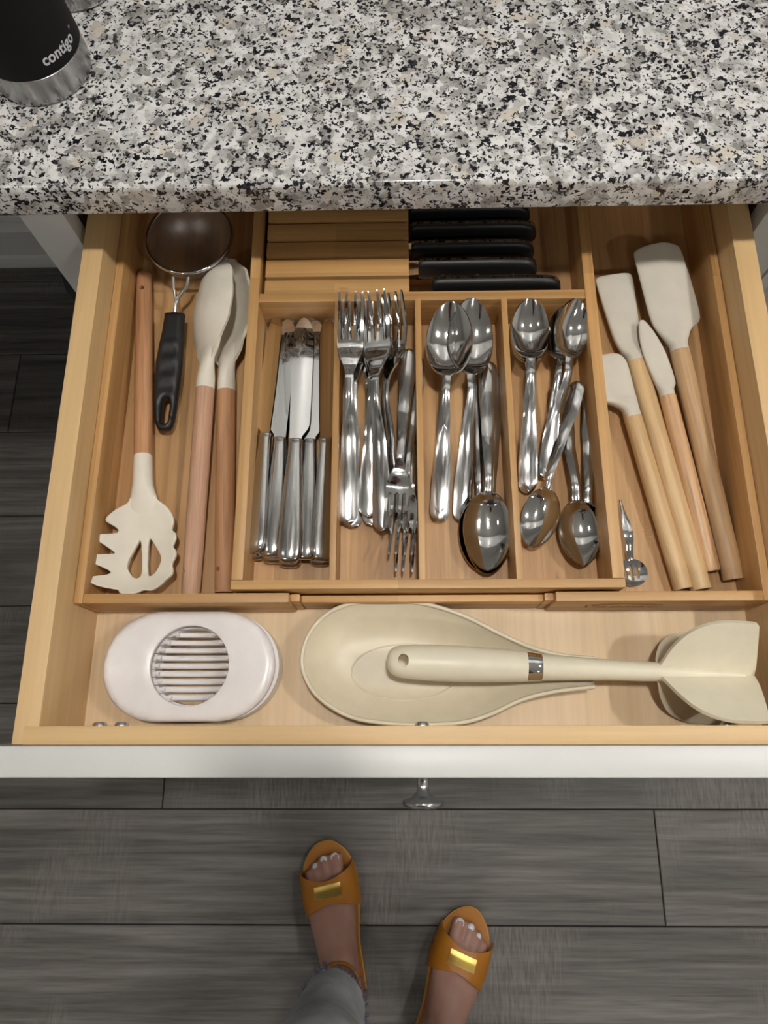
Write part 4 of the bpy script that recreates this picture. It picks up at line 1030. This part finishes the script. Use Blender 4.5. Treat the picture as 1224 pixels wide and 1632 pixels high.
    rows = [[(cx+a_*math.cos(2*PI*j/n), cy+b_*math.sin(2*PI*j/n), z) for j in range(n+1)] for z, cx, cy, a_, b_ in catmull([(.95, pc.x, pc.y, .172, .120), (1.04, pc.x, pc.y+.01, .146, .106), (1.14, pc.x, pc.y+.02, .150, .110), (1.24, pc.x, pc.y+.03, .172, .120), (1.31, pc.x, pc.y+.035, .184, .104), (1.358, pc.x, pc.y+.04, .142, .078), (1.378, pc.x, pc.y+.045, .082, .066)], 4)]
    sheet('shirt', rows, .003, M['shirt'], body, 180)
    for sgn in (-1, 1):
        sh = Vector((pc.x+sgn*.155, pc.y+.035, 1.315)); el = Vector((pc.x+sgn*.235, pc.y+.145, 1.085)); mid_ = sh.lerp(el, .62)
        rg = tube_rings([sh, sh.lerp(el, .3), mid_], [.062, .058, .056], 24); sheet('sleeve', [r_ + [r_[0]] for r_ in rg], .003, M['shirt'], body, 180)
    ph = box('smartphone', -.039, .039, -.081, .081, -.004, .004, M['black_plastic'], None, .003, 3)
    ph.matrix_world = Matrix.Translation(PC) @ Matrix((CR, CU, -CF)).transposed().to_4x4(); tag(ph, 'black smartphone held in both hands above the drawer', 'phone')
    box('screen', -.036, .036, -.077, .077, .0040, .0043, M['screen'], ph, 0)
    # nails
    for i, (side, p, r, d) in enumerate(nails):
        if i % 5 > 2: continue
        bm = bmesh.new(); n = 14; q = Vector(p); u = Vector((d.x, d.y, -.25)).normalized(); sdir = u.cross(Vector((0, 0, 1))).normalized(); nn = sdir.cross(u)
        add_rings(bm, [[tuple(q+u*(r*.72*k*math.sin(2*PI*j/n))+sdir*(r*.66*k*math.cos(2*PI*j/n))+nn*(h-.0012*(k*math.cos(2*PI*j/n))**2)) for j in range(n)] for k, h in ((.9, -.0016), (1, -.0006), (.85, .0004), (.4, .0008))])
        finish('toenail', bm, M['nail'], body, 60)
    # jeans: two legs and a seat
    for idx, (side, heel, d, nrm, W, an, kn, hip) in enumerate(info):
        hz = .150 if side == 1 else .165
        rows = []; n = 40
        st = [(an.x+(-.006 if side == 1 else 0), an.y-.010, hz, .047, .056), (an.x-.008*side, an.y-.012, .20, .050, .058), (an.x-.010*side, an.y-.016, .30, .060, .066), (kn.x, kn.y, .48, .066, .070), (kn.x*.4+hip.x*.6, hip.y*.6+kn.y*.4, .70, .083, .088), (hip.x, hip.y, .90, .095, .104)]
        for i, p in enumerate(catmull(st, 8)):
            wob = .0016 if i > 2 else .0010
            rows.append([(p[0]+(p[3]+wob*math.sin(j*1.7+i*.9))*math.cos(2*PI*j/n), p[1]+(p[4]+wob*math.cos(j*1.1+i*.7))*math.sin(2*PI*j/n), p[2]+(.010*math.sin(2*PI*j/n) if i < 2 else 0)) for j in range(n+1)])
        for r_ in rows: r_[-1] = r_[0]
        j_ = sheet('jeans_leg', rows, .0024, M['denim'], body, 180)
        # frayed hem: short threads round the cut edge
        bm = bmesh.new(); rnd = random.Random(idx)
        for k in range(170):
            j = rnd.random()*2*PI; p = st[0]; z0 = p[2]+.010*math.sin(j); r0 = 1+rnd.uniform(-.03, .03)
            a_ = Vector((p[0]+p[3]*r0*math.cos(j), p[1]+p[4]*r0*math.sin(j), z0+.004)); ln = rnd.uniform(.006, .014)
            b_ = a_+Vector((math.cos(j+rnd.uniform(-.8, .8))*ln*.6, math.sin(j+rnd.uniform(-.8, .8))*ln*.6, -ln))
            add_rings(bm, tube_rings([a_, (a_+b_)/2+Vector((rnd.uniform(-.001, .001), rnd.uniform(-.001, .001), .001)), b_], .0006, 4))
        f = finish('frayed_hem', bm, M['denim_fray'], j_); f['kind'] = 'stuff'
    n = 40; pc = (hips[0]+hips[1])/2
    rows = [[(pc.x+.178*s*math.cos(2*PI*j/n), pc.y+.118*s*math.sin(2*PI*j/n), z) for j in range(n+1)] for z, s in ((.84, .70), (.87, .93), (.90, 1.0), (.94, 1.02), (.98, .98), (1.02, .92))]
    sheet('jeans_seat', rows, .003, M['denim'], body, 180)
    # sandals
    for side, heel, d, nrm, W, an, kn, hip in info:
        inn = side
        half = [(.003, .017), (.020, .029), (.06, .0315), (.10, .032), (.14, .039), (.18, .0455), (.21, .0450), (.235, .037), (.252, .024), (.262, .009)]
        ol = [(-x*1.0+inn*.004*(y/.2), y) for y, x in half] + [(x+inn*.006*(y/.2), y) for y, x in half[::-1]]
        ol = closed_curve(ol, 4); wol = []
        bm = bmesh.new(); add_plate(bm, ol, step=0, fz=lambda x, y: .0088, th=.0176)
        for v_ in bm.verts: v_.co = W(v_.co.x, v_.co.y, v_.co.z)
        s_ = finish('sandal', bm, M['leather'], body, 40)
        bm = bmesh.new(); add_rings(bm, tube_rings([W(x*1.006, y, .0135) for x, y in ol], .0022, 6), closed=True); finish('welt', bm, M['leather_edge'], s_, 180)
        prof = [(.10, .036, .101), (.125, .0405, .086), (.155, .0455, .0730), (.18, .0480, .0615), (.198, .0475, .0530), (.215, .0460, .0485), (.240, .0420, .044)]
        def over(y, k):
            w_ = interp([(p[0], p[1]) for p in prof], y)+.0015; h_ = interp([(p[0], p[2]) for p in prof], y)+.003
            a = PI*k; return W(inn*.004+w_*sgnpow(math.cos(a), .75), y, .013+(h_-.013)*sgnpow(math.sin(a), .8))
        # two crossing bands
        for band, (ya, yb, wd, lift) in enumerate(((.170, .210, .033, 0), (.210, .170, .033, .0022))):
            rows = []
            for k in range(33):
                q = k/32; yc = ya+(yb-ya)*q
                if inn < 0: yc = ya+(yb-ya)*(1-q)
                row = []
                for m_ in range(5):
                    y = yc+wd*(m_/4-.5); x_, y_, z_ = over(min(.236, max(.1, y)), q); row.append((x_, y_, z_+lift*math.sin(PI*q)))
                rows.append(row)
            sheet('strap', rows, .0022, M['leather'], s_, 60)
        rows = []
        for k in range(7):
            q = .385+.23*k/6; row = []
            for m_ in range(5):
                y = .192+.019*(m_/4-.5); x_, y_, z_ = over(y, q if inn > 0 else q); row.append((x_, y_, z_+.0040))
            rows.append(row)
        sheet('gold_plate', rows, .0014, M['gold'], s_, 40)
        ring = [(an.x+.0335*math.cos(2*PI*i/40)+nrm.x*0, an.y+.0385*math.sin(2*PI*i/40), .110+.006*math.cos(2*PI*i/40+1)) for i in range(40)]
        tube('ankle_strap', ring, .0028, M['leather'], s_, 8, True)
        rows = []
        for k in range(15):
            a = PI*(1.05+.9*k/14); rows.append([W(.033*math.cos(a)*(1-.15*h), .030+.031*math.sin(a)*(1-.1*h), .016+.050*h*(1-.3*abs(math.cos(a)))) for h in (0, .33, .66, 1)])
        sheet('heel_counter', rows, .0022, M['leather'], s_, 60)
person()

for o in C.objects:
    if '_used' in o.keys(): del o['_used']
